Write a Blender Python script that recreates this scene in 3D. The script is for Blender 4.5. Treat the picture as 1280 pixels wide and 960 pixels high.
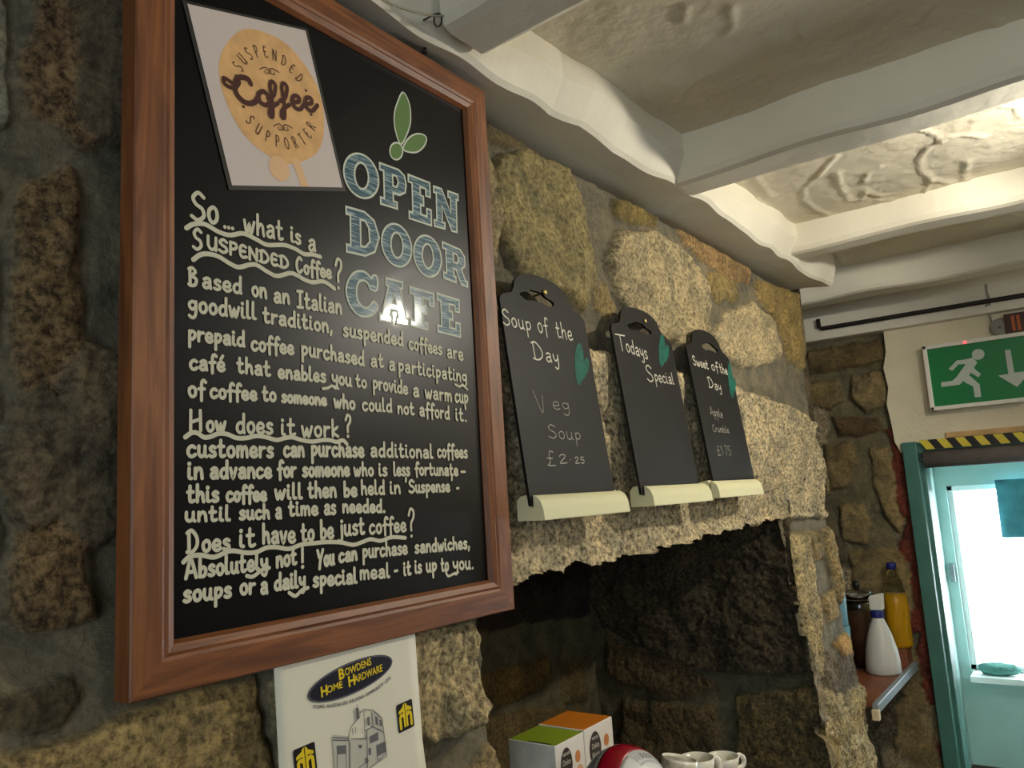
import bpy, bmesh, math, random
import numpy as np
from mathutils import Vector, Matrix
from mathutils.geometry import tessellate_polygon

for o in list(bpy.data.objects): bpy.data.objects.remove(o)
SC = bpy.context.scene
COL = SC.collection
random.seed(4)

# ------------------------------------------------------------------ camera
F_PX, YAW, PITCH, ROLL, EYE = 989.06, math.radians(36.06), math.radians(8.32), math.radians(-3.474), 1.6
_f = Vector((math.cos(YAW)*math.cos(PITCH), math.sin(YAW)*math.cos(PITCH), math.sin(PITCH)))
_r = Vector((math.sin(YAW), -math.cos(YAW), 0)); _u = _r.cross(_f)
CR = math.cos(ROLL)*_r + math.sin(ROLL)*_u
CU = -math.sin(ROLL)*_r + math.cos(ROLL)*_u
CF = _f
cam_d = bpy.data.cameras.new('camera'); cam = bpy.data.objects.new('camera', cam_d); COL.objects.link(cam)
cam_d.sensor_width = 36; cam_d.lens = F_PX*36/1280; cam_d.clip_start = .02
M = Matrix((CR, CU, -CF)).transposed().to_4x4(); M.translation = (0, 0, EYE); cam.matrix_world = M
SC.camera = cam
E0 = Vector((0, 0, EYE))
def ray(x, y): return CF + CR*((x-640)/F_PX) + CU*((480-y)/F_PX)
def onY(x, y, Y): d = ray(x, y); return d*(Y/d.y) + E0
def onX(x, y, X): d = ray(x, y); return d*(X/d.x) + E0
def onZ(x, y, Z): d = ray(x, y); return d*((Z-EYE)/d.z) + E0

# ------------------------------------------------------------------ light, world, exposure
SC.view_settings.view_transform = 'Standard'; SC.view_settings.look = 'None'
SC.view_settings.gamma = 1; SC.view_settings.use_curve_mapping = False
SC.view_settings.exposure = 0.24
SC.cycles.use_denoising = True
SC.cycles.max_bounces = 8; SC.cycles.diffuse_bounces = 5; SC.cycles.transparent_max_bounces = 12
SC.cycles.sample_clamp_indirect = 6
W = bpy.data.worlds.new('daylight'); SC.world = W; W.use_nodes = True
bg = W.node_tree.nodes['Background']; bg.inputs[0].default_value = (.80, .93, 1, 1); bg.inputs[1].default_value = 3.0
def light(name, kind, loc, power, color, aim=None, **kw):
    l = bpy.data.lights.new(name, kind); l.energy = power; l.color = color
    for k, v in kw.items(): setattr(l, k, v)
    o = bpy.data.objects.new(name, l); COL.objects.link(o); o.location = loc
    if aim is not None: o.rotation_euler = (Vector(aim)-Vector(loc)).to_track_quat('-Z', 'Y').to_euler()
    return o
WARM = (1, .93, .79)
KEY = light('key_lamp', 'SPOT', (2.19, -.37, EYE+.732), 42, WARM, (1.9, .9, EYE+.2), spot_size=math.radians(168), spot_blend=.35, shadow_soft_size=.022)
BOARD_FILL = light('added_board_fill', 'POINT', (.5, -2.2, EYE+.6), 23, (1, .98, .94), shadow_soft_size=.2)  # added fill behind the camera, no such lamp known; brightens the blackboard
FILL = light('fill_lamp', 'POINT', (3.85, -.95, EYE+.5), 9, (1, .93, .78), shadow_soft_size=.12)  # added fill with no fixture behind it, lifts the far wall
WIN = light('rear_window_daylight', 'AREA', (-2.0, -1.1, EYE+.0), 17, (.72, .87, 1), (3, .2, EYE+.5), shape='RECTANGLE', size=1.1, size_y=1.0)
POR = light('porch_window_daylight', 'AREA', (5.32, .1, EYE-.3), 46, (.85, .95, 1), (4.2, .1, EYE-.4), shape='RECTANGLE', size=1.0, size_y=1.2)

# ------------------------------------------------------------------ materials
def lin(c):
    return tuple(((v/255)/12.92 if v/255 <= .04045 else ((v/255+.055)/1.055)**2.4) for v in c)
MATS = {}
def mat(name, rgb, rough=.6, spec=.5, metal=0, trans=0, ior=1.45, noise=0, nscale=20, bump=0, bscale=60, coat=0, coatr=.05, emit=0, alpha=1):
    if name in MATS: return MATS[name]
    m = bpy.data.materials.new(name); m.use_nodes = True; nt = m.node_tree; b = nt.nodes['Principled BSDF']
    c = lin(rgb); b.inputs['Base Color'].default_value = (*c, 1); b.inputs['Roughness'].default_value = rough
    b.inputs['Specular IOR Level'].default_value = spec; b.inputs['Metallic'].default_value = metal
    b.inputs['Transmission Weight'].default_value = trans; b.inputs['IOR'].default_value = ior
    b.inputs['Coat Weight'].default_value = coat; b.inputs['Coat Roughness'].default_value = coatr
    b.inputs['Alpha'].default_value = alpha
    if emit: b.inputs['Emission Color'].default_value = (*c, 1); b.inputs['Emission Strength'].default_value = emit
    if noise or bump:
        tc = nt.nodes.new('ShaderNodeTexCoord')
        if noise:
            n = nt.nodes.new('ShaderNodeTexNoise'); n.inputs['Scale'].default_value = nscale; n.inputs['Detail'].default_value = 5
            nt.links.new(tc.outputs['Object'], n.inputs['Vector'])
            r = nt.nodes.new('ShaderNodeValToRGB'); r.color_ramp.elements[0].position = .3; r.color_ramp.elements[1].position = .7
            r.color_ramp.elements[0].color = (*[v*(1-noise) for v in c], 1); r.color_ramp.elements[1].color = (*[min(1, v*(1+noise)) for v in c], 1)
            nt.links.new(n.outputs['Fac'], r.inputs['Fac']); nt.links.new(r.outputs['Color'], b.inputs['Base Color'])
        if bump:
            n2 = nt.nodes.new('ShaderNodeTexNoise'); n2.inputs['Scale'].default_value = bscale; n2.inputs['Detail'].default_value = 6
            nt.links.new(tc.outputs['Object'], n2.inputs['Vector'])
            bp = nt.nodes.new('ShaderNodeBump'); bp.inputs['Strength'].default_value = bump; bp.inputs['Distance'].default_value = .01
            nt.links.new(n2.outputs['Fac'], bp.inputs['Height']); nt.links.new(bp.outputs['Normal'], b.inputs['Normal'])
    MATS[name] = m
    return m
def stone_mat():
    m = bpy.data.materials.new('rough_stone'); m.use_nodes = True; nt = m.node_tree; b = nt.nodes['Principled BSDF']
    N = nt.nodes.new; L = nt.links.new
    tc = N('ShaderNodeTexCoord'); at = N('ShaderNodeAttribute'); at.attribute_name = 'tint'
    n1 = N('ShaderNodeTexNoise'); n1.inputs['Scale'].default_value = 88; n1.inputs['Detail'].default_value = 6; n1.inputs['Roughness'].default_value = .72
    n2 = N('ShaderNodeTexNoise'); n2.inputs['Scale'].default_value = 12; n2.inputs['Detail'].default_value = 8; n2.inputs['Roughness'].default_value = .62; n2.inputs['Distortion'].default_value = .6
    n3 = N('ShaderNodeTexVoronoi'); n3.inputs['Scale'].default_value = 140
    for n in (n1, n2, n3): L(tc.outputs['Object'], n.inputs['Vector'])
    r1 = N('ShaderNodeValToRGB'); r1.color_ramp.elements[0].position = .38; r1.color_ramp.elements[1].position = .61
    r1.color_ramp.elements[0].color = (.28, .26, .25, 1); r1.color_ramp.elements[1].color = (1.80, 1.77, 1.72, 1)
    r2 = N('ShaderNodeValToRGB'); r2.color_ramp.elements[0].position = .34; r2.color_ramp.elements[1].position = .66
    r2.color_ramp.elements[0].color = (.58, .60, .60, 1); r2.color_ramp.elements[1].color = (1.26, 1.18, 1.06, 1)
    L(n1.outputs['Fac'], r1.inputs['Fac']); L(n2.outputs['Fac'], r2.inputs['Fac'])
    m1 = N('ShaderNodeMix'); m1.data_type = 'RGBA'; m1.blend_type = 'MULTIPLY'; m1.inputs[0].default_value = 1
    m2 = N('ShaderNodeMix'); m2.data_type = 'RGBA'; m2.blend_type = 'MULTIPLY'; m2.inputs[0].default_value = 1
    L(at.outputs['Color'], m1.inputs[6]); L(r2.outputs['Color'], m1.inputs[7])
    L(m1.outputs[2], m2.inputs[6]); 
    # speckle strength follows the stone (mortar is smoother), kept in the attribute's alpha
    mx = N('ShaderNodeMix'); mx.data_type = 'RGBA'; mx.inputs[6].default_value = (1, 1, 1, 1)
    L(at.outputs['Alpha'], mx.inputs[0]); L(r1.outputs['Color'], mx.inputs[7]); L(mx.outputs[2], m2.inputs[7])
    L(m2.outputs[2], b.inputs['Base Color'])
    b.inputs['Roughness'].default_value = .85; b.inputs['Specular IOR Level'].default_value = .35
    bp = N('ShaderNodeBump'); bp.inputs['Strength'].default_value = .9; bp.inputs['Distance'].default_value = .008
    ad = N('ShaderNodeMath'); ad.operation = 'ADD'; L(n1.outputs['Fac'], ad.inputs[0]); L(n2.outputs['Fac'], ad.inputs[1])
    L(ad.outputs[0], bp.inputs['Height']); L(bp.outputs['Normal'], b.inputs['Normal'])
    return m
STONE = stone_mat()
def wood_mat(name, c1, c2, scale, rough=.35):
    m = bpy.data.materials.new(name); m.use_nodes = True; nt = m.node_tree; b = nt.nodes['Principled BSDF']
    N = nt.nodes.new; L = nt.links.new
    tc = N('ShaderNodeTexCoord'); mp = N('ShaderNodeMapping'); mp.inputs['Scale'].default_value = scale
    n = N('ShaderNodeTexNoise'); n.inputs['Scale'].default_value = 4; n.inputs['Detail'].default_value = 7; n.inputs['Distortion'].default_value = 1.2
    r = N('ShaderNodeValToRGB'); r.color_ramp.elements[0].position = .32; r.color_ramp.elements[1].position = .7
    r.color_ramp.elements[0].color = (*lin(c1), 1); r.color_ramp.elements[1].color = (*lin(c2), 1)
    L(tc.outputs['Object'], mp.inputs['Vector']); L(mp.outputs['Vector'], n.inputs['Vector']); L(n.outputs['Fac'], r.inputs['Fac'])
    L(r.outputs['Color'], b.inputs['Base Color']); b.inputs['Roughness'].default_value = rough
    return m
WOOD_V = wood_mat('frame_wood_upright', (98, 56, 32), (150, 92, 50), (14, 14, 1.2), .48)
WOOD_H = wood_mat('frame_wood_rail', (98, 56, 32), (150, 92, 50), (1.2, 14, 14), .48)
SHELFW = wood_mat('shelf_wood', (110, 62, 38), (146, 88, 56), (2, 14, 14), .5)
def board_mat(name, rgb):
    m = bpy.data.materials.new(name); m.use_nodes = True; b = m.node_tree.nodes['Principled BSDF']
    b.inputs['Base Color'].default_value = (*lin(rgb), 1); b.inputs['Roughness'].default_value = .36; b.inputs['Specular IOR Level'].default_value = .24
    b.inputs['Coat Weight'].default_value = .12; b.inputs['Coat Roughness'].default_value = .04
    return m
BLACK = board_mat('black_writing_board', (8, 7, 9))
SLATE = mat('black_menu_board', (19, 18, 18), .5, .3, noise=.25, nscale=9)
PAINT = mat('white_plaster', (222, 214, 192), .75, .3, noise=.05, nscale=5, bump=.35, bscale=35)
PLASTER = mat('cream_plaster', (226, 216, 188), .8, .3, noise=.06, nscale=6, bump=.3, bscale=30)
BEAMW = mat('white_beam_paint', (222, 216, 198), .65, .4, noise=.05, nscale=4, bump=.25, bscale=18)
CHALK = mat('cream_chalk_pen', (214, 210, 184), .75, .3)
CHALKT = mat('white_chalk', (222, 218, 200), .8, .2)
CHALKF = mat('faint_chalk', (176, 172, 158), .85, .2)
OUTL = mat('pale_outline_paint', (205, 210, 192), .6, .3)
LEAFG = mat('leaf_green_paint', (98, 128, 72), .6, .3)
TEALP = mat('teal_brush_paint', (10, 94, 78), .6, .3, noise=.3, nscale=60)
PAPER = mat('white_paper', (214, 200, 192), .6, .3)
CREAM = mat('cream_painted_wood', (226, 222, 180), .55, .4)

# ------------------------------------------------------------------ object helpers
def link(name, me, material=None, parent=None, smooth=False):
    o = bpy.data.objects.new(name, me); COL.objects.link(o)
    if material is not None:
        for mm in (material if isinstance(material, (list, tuple)) else [material]): me.materials.append(mm)
    if parent is not None:
        o.parent = parent; o.matrix_parent_inverse = Matrix.Translation(-parent.location)
    if smooth: me.polygons.foreach_set('use_smooth', [True]*len(me.polygons))
    return o
def mesh(name, verts, faces, material=None, parent=None, smooth=False, mi=None):
    me = bpy.data.meshes.new(name); me.from_pydata([tuple(v) for v in verts], [], faces); me.update()
    o = link(name, me, material, parent, smooth)
    if mi: me.polygons.foreach_set('material_index', mi)
    return o
def bmobj(name, bm, material=None, parent=None, smooth=False):
    me = bpy.data.meshes.new(name); bm.normal_update(); bm.to_mesh(me); bm.free()
    return link(name, me, material, parent, smooth)
def thing(name, label, cat, loc, group=None):
    o = bpy.data.objects.new(name, None); COL.objects.link(o); o.location = loc; o.empty_display_size = .02
    o['label'] = label; o['category'] = cat
    if group: o['group'] = group
    return o
def tag(o, label, cat, group=None):
    o['label'] = label; o['category'] = cat
    if group: o['group'] = group
    return o
def struct(o): o['kind'] = 'structure'; return o
def add_box(bm, lo, hi, bev=0, seg=2):
    r = bmesh.ops.create_cube(bm, size=1); vs = r['verts']
    for v in vs: v.co = Vector([(lo[i]+hi[i])/2 + v.co[i]*(hi[i]-lo[i]) for i in range(3)])
    if bev: bmesh.ops.bevel(bm, geom=list({e for v in vs for e in v.link_edges}), offset=bev, segments=seg, affect='EDGES', profile=.6)
def box(name, lo, hi, material, parent=None, bev=0, smooth=False):
    bm = bmesh.new(); add_box(bm, lo, hi, bev); return bmobj(name, bm, material, parent, smooth)
def lathe(name, prof, loc, material, parent=None, seg=40, axis=None, smooth=True):
    vs, fs = [], []
    q = (Vector(axis).normalized().to_track_quat('Z', 'Y') if axis is not None else None)
    for r, z in prof:
        for i in range(seg):
            a = 2*math.pi*i/seg; p = Vector((r*math.cos(a), r*math.sin(a), z))
            if q: p = q @ p
            vs.append(p+Vector(loc))
    n = len(prof)
    for k in range(n-1):
        for i in range(seg):
            fs.append((k*seg+i, k*seg+(i+1) % seg, (k+1)*seg+(i+1) % seg, (k+1)*seg+i))
    if prof[0][0] > 1e-6: fs.append(tuple(range(seg))[::-1])
    if prof[-1][0] > 1e-6: fs.append(tuple((n-1)*seg+i for i in range(seg)))
    o = mesh(name, vs, fs, material, parent, smooth)
    return o
def tube(name, pts, rad, material, parent=None, seg=10, closed=False):
    pts = [Vector(p) for p in pts]; n = len(pts); vs, fs = [], []
    up = None
    for i, p in enumerate(pts):
        if closed: t = (pts[(i+1) % n]-pts[i-1]).normalized()
        else: t = (pts[min(i+1, n-1)]-pts[max(i-1, 0)]).normalized()
        if up is None: up = t.orthogonal().normalized()
        up = (up - t*up.dot(t)).normalized(); s = t.cross(up)
        rr = rad[i] if isinstance(rad, (list, tuple)) else rad
        for k in range(seg):
            a = 2*math.pi*k/seg; vs.append(p+up*(rr*math.cos(a))+s*(rr*math.sin(a)))
    for i in range(n if closed else n-1):
        j = (i+1) % n
        for k in range(seg): fs.append((i*seg+k, i*seg+(k+1) % seg, j*seg+(k+1) % seg, j*seg+k))
    if not closed: fs.append(tuple(range(seg))[::-1]); fs.append(tuple((n-1)*seg+k for k in range(seg)))
    return mesh(name, vs, fs, material, parent, True)
def smoothline(p, k=6, closed=False):
    p = [Vector(q) for q in p]
    if len(p) < 3: return p
    out = []; n = len(p)
    for i in range(n if closed else n-1):
        if closed: a, b, c, d = p[i-1], p[i], p[(i+1) % n], p[(i+2) % n]
        else:
            b, c = p[i], p[i+1]; a = p[i-1] if i else b*2-c; d = p[i+2] if i+2 < n else c*2-b
        for j in range(k):
            t = j/k
            out.append(.5*((2*b)+(c-a)*t+(2*a-5*b+4*c-d)*t*t+(3*b-a-3*c+d)*t**3))
    if not closed: out.append(p[-1])
    return out

# a flat surface that carries print or chalk: metric u, v on it
class Plane:
    def __init__(s, O, U, V):
        s.O = Vector(O); s.U = Vector(U).normalized(); V = Vector(V); s.V = (V-s.U*V.dot(s.U)).normalized(); s.N = s.U.cross(s.V)
    def at(s, u, v, d=0): return s.O+s.U*u+s.V*v+s.N*d
    def px(s, x, y):
        d = ray(x, y); t = (s.O-E0).dot(s.N)/d.dot(s.N); p = E0+d*t-s.O
        return Vector((p.dot(s.U), p.dot(s.V)))
class Ink:                                   # gathers flat marks in one mesh
    def __init__(s, plane, lift=.0008): s.p, s.l, s.v, s.f, s.m, s.k = plane, lift, [], [], [], 0
    def _add(s, pts, faces, mi, lift=None):
        b = len(s.v); l0 = s.l if lift is None else lift; s.k += 1; n = len(pts)
        s.v += [s.p.at(q[0], q[1], l0+s.k*4e-6+(6e-6*((i % (n//2))/n) if n > 40 else 0)) for i, q in enumerate(pts)]
        s.f += [tuple(b+i for i in f) for f in faces]; s.m += [mi]*len(faces)
    def stroke(s, pts, w, mi=0, closed=False, smooth=True, lift=None):
        p = [Vector((q[0], q[1])) for q in pts]
        if len(p) == 1: return s.disc(p[0], w*.6, mi=mi)
        if smooth and len(p) > 2: p = [Vector((q.x, q.y)) for q in smoothline([(q.x, q.y, 0) for q in p], 5, closed)]
        q = [p[0]]
        for a in p[1:]:
            if (a-q[-1]).length > w*.02: q.append(a)
        p = q; n = len(p)
        if n < 2: return s.disc(p[0], w*.6, mi=mi)
        L, R = [], []
        for i in range(n):
            if closed: a, b = (p[i]-p[i-1]), (p[(i+1) % n]-p[i])
            else: a, b = p[i]-p[max(i-1, 0)], p[min(i+1, n-1)]-p[i]
            if a.length < 1e-9: a = b
            if b.length < 1e-9: b = a
            a = a.normalized(); b = b.normalized(); t = a+b
            t = t.normalized() if t.length > .2 else b
            nn = Vector((-t.y, t.x)); c = max(.6, nn.dot(Vector((-b.y, b.x))))
            ww = (w[i*len(w)//n] if isinstance(w, (list, tuple)) else w)/2/c
            L.append(p[i]+nn*ww); R.append(p[i]-nn*ww)
        pts = L+R; fs = [(i, n+i, n+(i+1) % n, (i+1) % n) for i in range(n if closed else n-1)]
        s._add(pts, fs, mi, lift)
        if not closed and not isinstance(w, (list, tuple)):
            for c in (p[0], p[-1]): s.disc(c, w/2, 10, mi, (s.l if lift is None else lift))
    def disc(s, c, r, k=14, mi=0, lift=None, ry=None, rot=0):
        ry = ry or r; ca, sa = math.cos(rot), math.sin(rot)
        pts = []
        for i in range(k):
            x, y = r*math.cos(2*math.pi*i/k), ry*math.sin(2*math.pi*i/k)
            pts.append((c[0]+x*ca-y*sa, c[1]+x*sa+y*ca))
        s._add(pts, [tuple(range(k))], mi, lift)
    def poly(s, outer, holes=(), mi=0, lift=None):
        loops = [[Vector((q[0], q[1], 0)) for q in l] for l in [outer, *holes]]
        flat = [q for l in loops for q in l]
        tris = tessellate_polygon(loops)
        fs = []
        for t in tris:
            a, b, c = (flat[i] for i in t)
            fs.append(t if (b-a).cross(c-a).z > 0 else t[::-1])
        s._add(flat, fs, mi, lift)
    def obj(s, name, mats, parent=None): return mesh(name, s.v, s.f, mats, parent, False, s.m)

# ------------------------------------------------------------------ hand lettering (x height 1)
O_ = [(.3, 1), (.08, .78), (.04, .4), (.18, .06), (.38, .02), (.56, .25), (.58, .65), (.46, .93), (.3, 1)]
G = {
 'a': (.68, [[(.1, .86), (.34, 1.02), (.56, .88), (.58, .4), (.64, 0)], [(.56, .56), (.3, .56), (.06, .34), (.12, .06), (.34, .0), (.56, .28)]]),
 'b': (.64, [[(.06, 1.75), (.05, 0)], [(.06, .55), (.3, .9), (.56, .7), (.56, .25), (.34, 0), (.06, .1)]]),
 'c': (.62, [[(.58, .86), (.34, 1), (.08, .75), (.03, .35), (.2, .03), (.42, .02), (.62, .2)]]),
 'd': (.7, [[(.58, .75), (.34, .95), (.08, .7), (.05, .25), (.26, 0), (.5, .12), (.6, .4)], [(.62, 1.75), (.6, .4), (.66, 0)]]),
 'e': (.64, [[(.06, .46), (.5, .5), (.56, .8), (.32, 1), (.08, .75), (.04, .3), (.24, .02), (.48, .04), (.64, .2)]]),
 'f': (.5, [[(.62, 1.6), (.44, 1.78), (.26, 1.5), (.24, .6), (.24, -.3)], [(0, .85), (.5, .92)]]),
 'g': (.66, [[(.58, .8), (.34, 1), (.08, .8), (.08, .45), (.3, .22), (.56, .45)], [(.6, 1), (.6, 0), (.48, -.5), (.25, -.6), (.05, -.42)]]),
 'h': (.64, [[(.06, 1.75), (.05, 0)], [(.05, .5), (.3, .95), (.5, .8), (.54, .3), (.6, 0)]]),
 'i': (.26, [[(.06, 1), (.06, .15), (.24, .02)], [(.08, 1.45)]]),
 'j': (.36, [[(.28, 1), (.28, -.3), (.14, -.62), (-.1, -.5)], [(.3, 1.45)]]),
 'k': (.6, [[(.06, 1.75), (.05, 0)], [(.5, 1), (.08, .45), (.56, 0)]]),
 'l': (.3, [[(.06, 1.75), (.05, .2), (.28, .04)]]),
 'm': (.95, [[(.05, 1), (.05, 0)], [(.05, .55), (.25, 1), (.42, .85), (.44, 0)], [(.44, .55), (.66, 1), (.84, .82), (.9, 0)]]),
 'n': (.64, [[(.05, 1), (.05, 0)], [(.05, .5), (.3, 1), (.52, .8), (.6, 0)]]),
 'o': (.62, [O_]),
 'p': (.64, [[(.08, 1), (.08, -.75)], [(.08, .7), (.3, 1), (.58, .82), (.55, .4), (.3, .12), (.1, .28)]]),
 'r': (.5, [[(.05, 1), (.05, 0)], [(.05, .5), (.22, .9), (.5, .95)]]),
 's': (.54, [[(.5, .88), (.28, 1), (.08, .8), (.2, .56), (.45, .4), (.48, .14), (.24, 0), (.02, .1)]]),
 't': (.54, [[(.2, 1.6), (.18, .25), (.34, .02), (.54, .12)], [(0, 1), (.46, 1.02)]]),
 'u': (.68, [[(.05, 1), (.05, .3), (.25, 0), (.48, .2), (.56, .6)], [(.56, 1), (.56, .2), (.68, 0)]]),
 'v': (.6, [[(.02, 1), (.26, 0), (.56, 1)]]),
 'w': (.86, [[(0, 1), (.14, .1), (.24, .05), (.42, .75), (.5, .1), (.62, .05), (.85, 1)]]),
 'y': (.64, [[(.03, 1), (.08, .5), (.28, .28), (.54, .55)], [(.6, 1), (.56, -.2), (.38, -.65), (.1, -.5)]]),
 'A': (1.0, [[(0, 0), (.45, 1.75), (.95, 0)], [(.1, .55), (.8, .6)]]),
 'B': (.9, [[(.12, 1.7), (.16, 0)], [(0, 1.6), (.4, 1.75), (.75, 1.4), (.25, .95)], [(.25, .95), (.85, .7), (.75, .15), (.3, 0), (0, .1)]]),
 'C': (.85, [[(.8, 1.5), (.5, 1.75), (.12, 1.3), (.04, .6), (.3, .05), (.6, .02), (.85, .3)]]),
 'D': (1.0, [[(.15, 1.6), (.18, .05)], [(0, 1.55), (.4, 1.72), (.85, 1.2), (.9, .55), (.5, .08), (.0, .08)]]),
 'E': (.8, [[(.7, 1.55), (.35, 1.7), (.1, 1.3), (.1, .4), (.35, .03), (.78, .2)], [(.1, .9), (.6, .9)]]),
 'F': (.75, [[(.08, 1.7), (.08, 0)], [(.08, 1.7), (.75, 1.7)], [(.08, .9), (.6, .9)]]),
 'H': (.95, [[(.06, 1.75), (.04, 0)], [(.85, 1.75), (.88, 0)], [(.06, .7), (.86, 1.0)]]),
 'I': (.6, [[(.02, 1.7), (.58, 1.75)], [(.3, 1.7), (.28, .05)], [(0, 0), (.58, .05)]]),
 'N': (.95, [[(.06, 0), (.06, 1.7)], [(.06, 1.7), (.84, .05)], [(.84, .05), (.86, 1.7)]]),
 'O': (1.0, [[(.5, 1.72), (.12, 1.3), (.08, .6), (.35, .05), (.7, .08), (.94, .6), (.88, 1.3), (.5, 1.72)]]),
 'P': (.8, [[(.1, 1.7), (.1, 0)], [(.1, 1.7), (.6, 1.65), (.75, 1.25), (.5, .85), (.1, .8)]]),
 'R': (.85, [[(.1, 1.7), (.1, 0)], [(.1, 1.7), (.6, 1.65), (.72, 1.25), (.45, .9), (.1, .85)], [(.4, .88), (.82, 0)]]),
 'S': (.85, [[(.8, 1.5), (.45, 1.75), (.12, 1.4), (.3, 1.0), (.7, .75), (.8, .3), (.42, 0), (.04, .2)]]),
 'T': (.8, [[(.4, 1.7), (.4, 0)], [(0, 1.65), (.85, 1.75)]]),
 'U': (.9, [[(.06, 1.7), (.08, .5), (.4, 0), (.75, .3), (.84, 1)], [(.84, 1.7), (.84, 0)]]),
 'V': (.85, [[(0, 1.75), (.45, 0), (.62, 1.5)]]),
 'Y': (.85, [[(0, 1.75), (.25, 1.0), (.5, .9)], [(.85, 1.75), (.4, .6), (.25, -.2)]]),
 '.': (.22, [[(.1, .06)]]), ',': (.25, [[(.14, .2), (.04, -.3)]]), "'": (.25, [[(.14, 1.85), (.08, 1.4)]]),
 '?': (.75, [[(.05, 1.35), (.3, 1.75), (.65, 1.6), (.62, 1.2), (.32, .85), (.3, .4)], [(.3, .04)]]),
 '!': (.2, [[(.1, 1.7), (.08, .5)], [(.08, .05)]]), '-': (.5, [[(.02, .5), (.46, .52)]]),
 '£': (.9, [[(.75, 1.6), (.4, 1.7), (.3, 1.2), (.3, .4), (.05, .0), (.8, .02)], [(.02, .85), (.62, .85)]]),
 '1': (.3, [[(.05, 1.3), (.2, 1.7), (.2, 0)]]), '2': (.75, [[(.05, 1.3), (.35, 1.7), (.62, 1.3), (.05, .0), (.72, .05)]]),
 '5': (.7, [[(.6, 1.7), (.15, 1.65), (.12, 1.0), (.5, 1.0), (.62, .5), (.35, 0), (.02, .12)]]),
 '7': (.65, [[(.02, 1.65), (.6, 1.7), (.2, 0)]]), '·': (.3, [[(.12, .55)]]),
}
def word(ink, plane, text, x0, y0, x1, y1, xh, w, mi=0, gap=.24, fillx=True):
    """one word: base line from pixel (x0, y0) to (x1, y1) on the plane, x height xh pixels"""
    P, Q = plane.px(x0, y0), plane.px(x1, y1)
    s = plane.px(x0, y0-xh).y-P.y
    dq = (Q-P).normalized()*min(w*.55, (Q-P).length*.2); P = P+dq; Q = Q-dq
    adv = [G[c][0]+gap for c in text if c != 'é']+[G['e'][0]+gap for c in text if c == 'é']
    Wd = sum(adv)-gap; e = (Q-P)/Wd
    u = 0
    for c in text:
        g = G['e' if c == 'é' else c]; strokes = list(g[1])
        if c == 'é': strokes.append([(.3, 1.3), (.5, 1.7)])
        for st in strokes: ink.stroke([P+e*(u+a)+Vector((0, b*s)) for a, b in st], w, mi)
        u += g[0]+gap
def poly_px(plane, pts, f=lambda x, y: (x, y)): return [plane.px(*f(x, y)) for x, y in pts]
def zf(x0, y0, k): return lambda x, y: (x0+x/k, y0+y/k)
def text_mesh(name, s, size, plane, u, v, ang, material, parent, lift=.001, bold=0, sx=1, align='LEFT', spacing=1):
    cu = bpy.data.curves.new(name, 'FONT'); cu.body = s; cu.size = size; cu.align_x = align; cu.offset = bold; cu.space_character = spacing
    cu.resolution_u = 3
    t = bpy.data.objects.new(name, cu); COL.objects.link(t)
    me = bpy.data.meshes.new_from_object(t.evaluated_get(bpy.context.evaluated_depsgraph_get()))
    bpy.data.objects.remove(t); bpy.data.curves.remove(cu)
    ca, sa = math.cos(ang), math.sin(ang)
    for vv in me.vertices:
        a, b = vv.co.x*sx, vv.co.y
        vv.co = plane.at(u+a*ca-b*sa, v+a*sa+b*ca, lift)
    me.materials.clear()
    return link(name, me, material, parent)

# ------------------------------------------------------------------ masonry
def vnoise(x, y, seed=0):
    xi = np.floor(x).astype(np.int64); yi = np.floor(y).astype(np.int64); xf = x-xi; yf = y-yi
    def h(a, b):
        n = (a*374761393+b*668265263+seed*974711) & 0xffffffff
        n = ((n ^ (n >> 13))*1274126177) & 0xffffffff
        return ((n ^ (n >> 16)) & 0xffff)/65535.0
    u = xf*xf*(3-2*xf); v = yf*yf*(3-2*yf)
    return (h(xi, yi)*(1-u)+h(xi+1, yi)*u)*(1-v)+(h(xi, yi+1)*(1-u)+h(xi+1, yi+1)*u)*v
def fbm(x, y, o=4, seed=0):
    a, r = .5, 0
    for i in range(o): r = r+a*vnoise(x*2**i, y*2**i, seed+i*7); a *= .5
    return r/(1-.5**o)
def sdf(px, py, poly):
    d = np.full(px.shape, 1e9); inside = np.zeros(px.shape, bool); n = len(poly)
    for i in range(n):
        ax, ay = poly[i]; bx, by = poly[(i+1) % n]
        ex, ey = bx-ax, by-ay; wx, wy = px-ax, py-ay
        t = np.clip((wx*ex+wy*ey)/(ex*ex+ey*ey+1e-12), 0, 1)
        d = np.minimum(d, (wx-ex*t)**2+(wy-ey*t)**2)
        c = (ay <= py) != (by <= py)
        with np.errstate(divide='ignore', invalid='ignore'):
            xx = ax+(py-ay)/(by-ay if by != ay else 1e-12)*ex
        inside ^= c & (px < xx)
    return np.where(inside, 1, -1)*np.sqrt(d)
def auto_stones(u0, u1, v0, v1, w, h, skip, seed, tones):
    rnd = random.Random(seed); out = []; v = v0
    while v < v1:
        hh = h*rnd.uniform(.6, 1.4); u = u0-rnd.random()*w
        while u < u1:
            ww = w*rnd.uniform(.55, 1.6)
            j = lambda: rnd.uniform(-.18, .18)*min(ww, hh)
            g = .012
            q = [(u+g+abs(j()), v+g+j()*.4), (u+ww*.5, v+g+j()*.3), (u+ww-g-abs(j()), v+g+j()*.4), (u+ww-g, v+hh*.5), (u+ww-g-abs(j()), v+hh-g), (u+ww*.5, v+hh-g+j()*.3), (u+g+abs(j()), v+hh-g), (u+g, v+hh*.5+j())]
            if not skip(u+ww/2, v+hh/2): out.append((q, rnd.choice(tones), rnd.uniform(.015, .03), rnd.uniform(.4, 1)))
            u += ww
        v += hh
    return out
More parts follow.
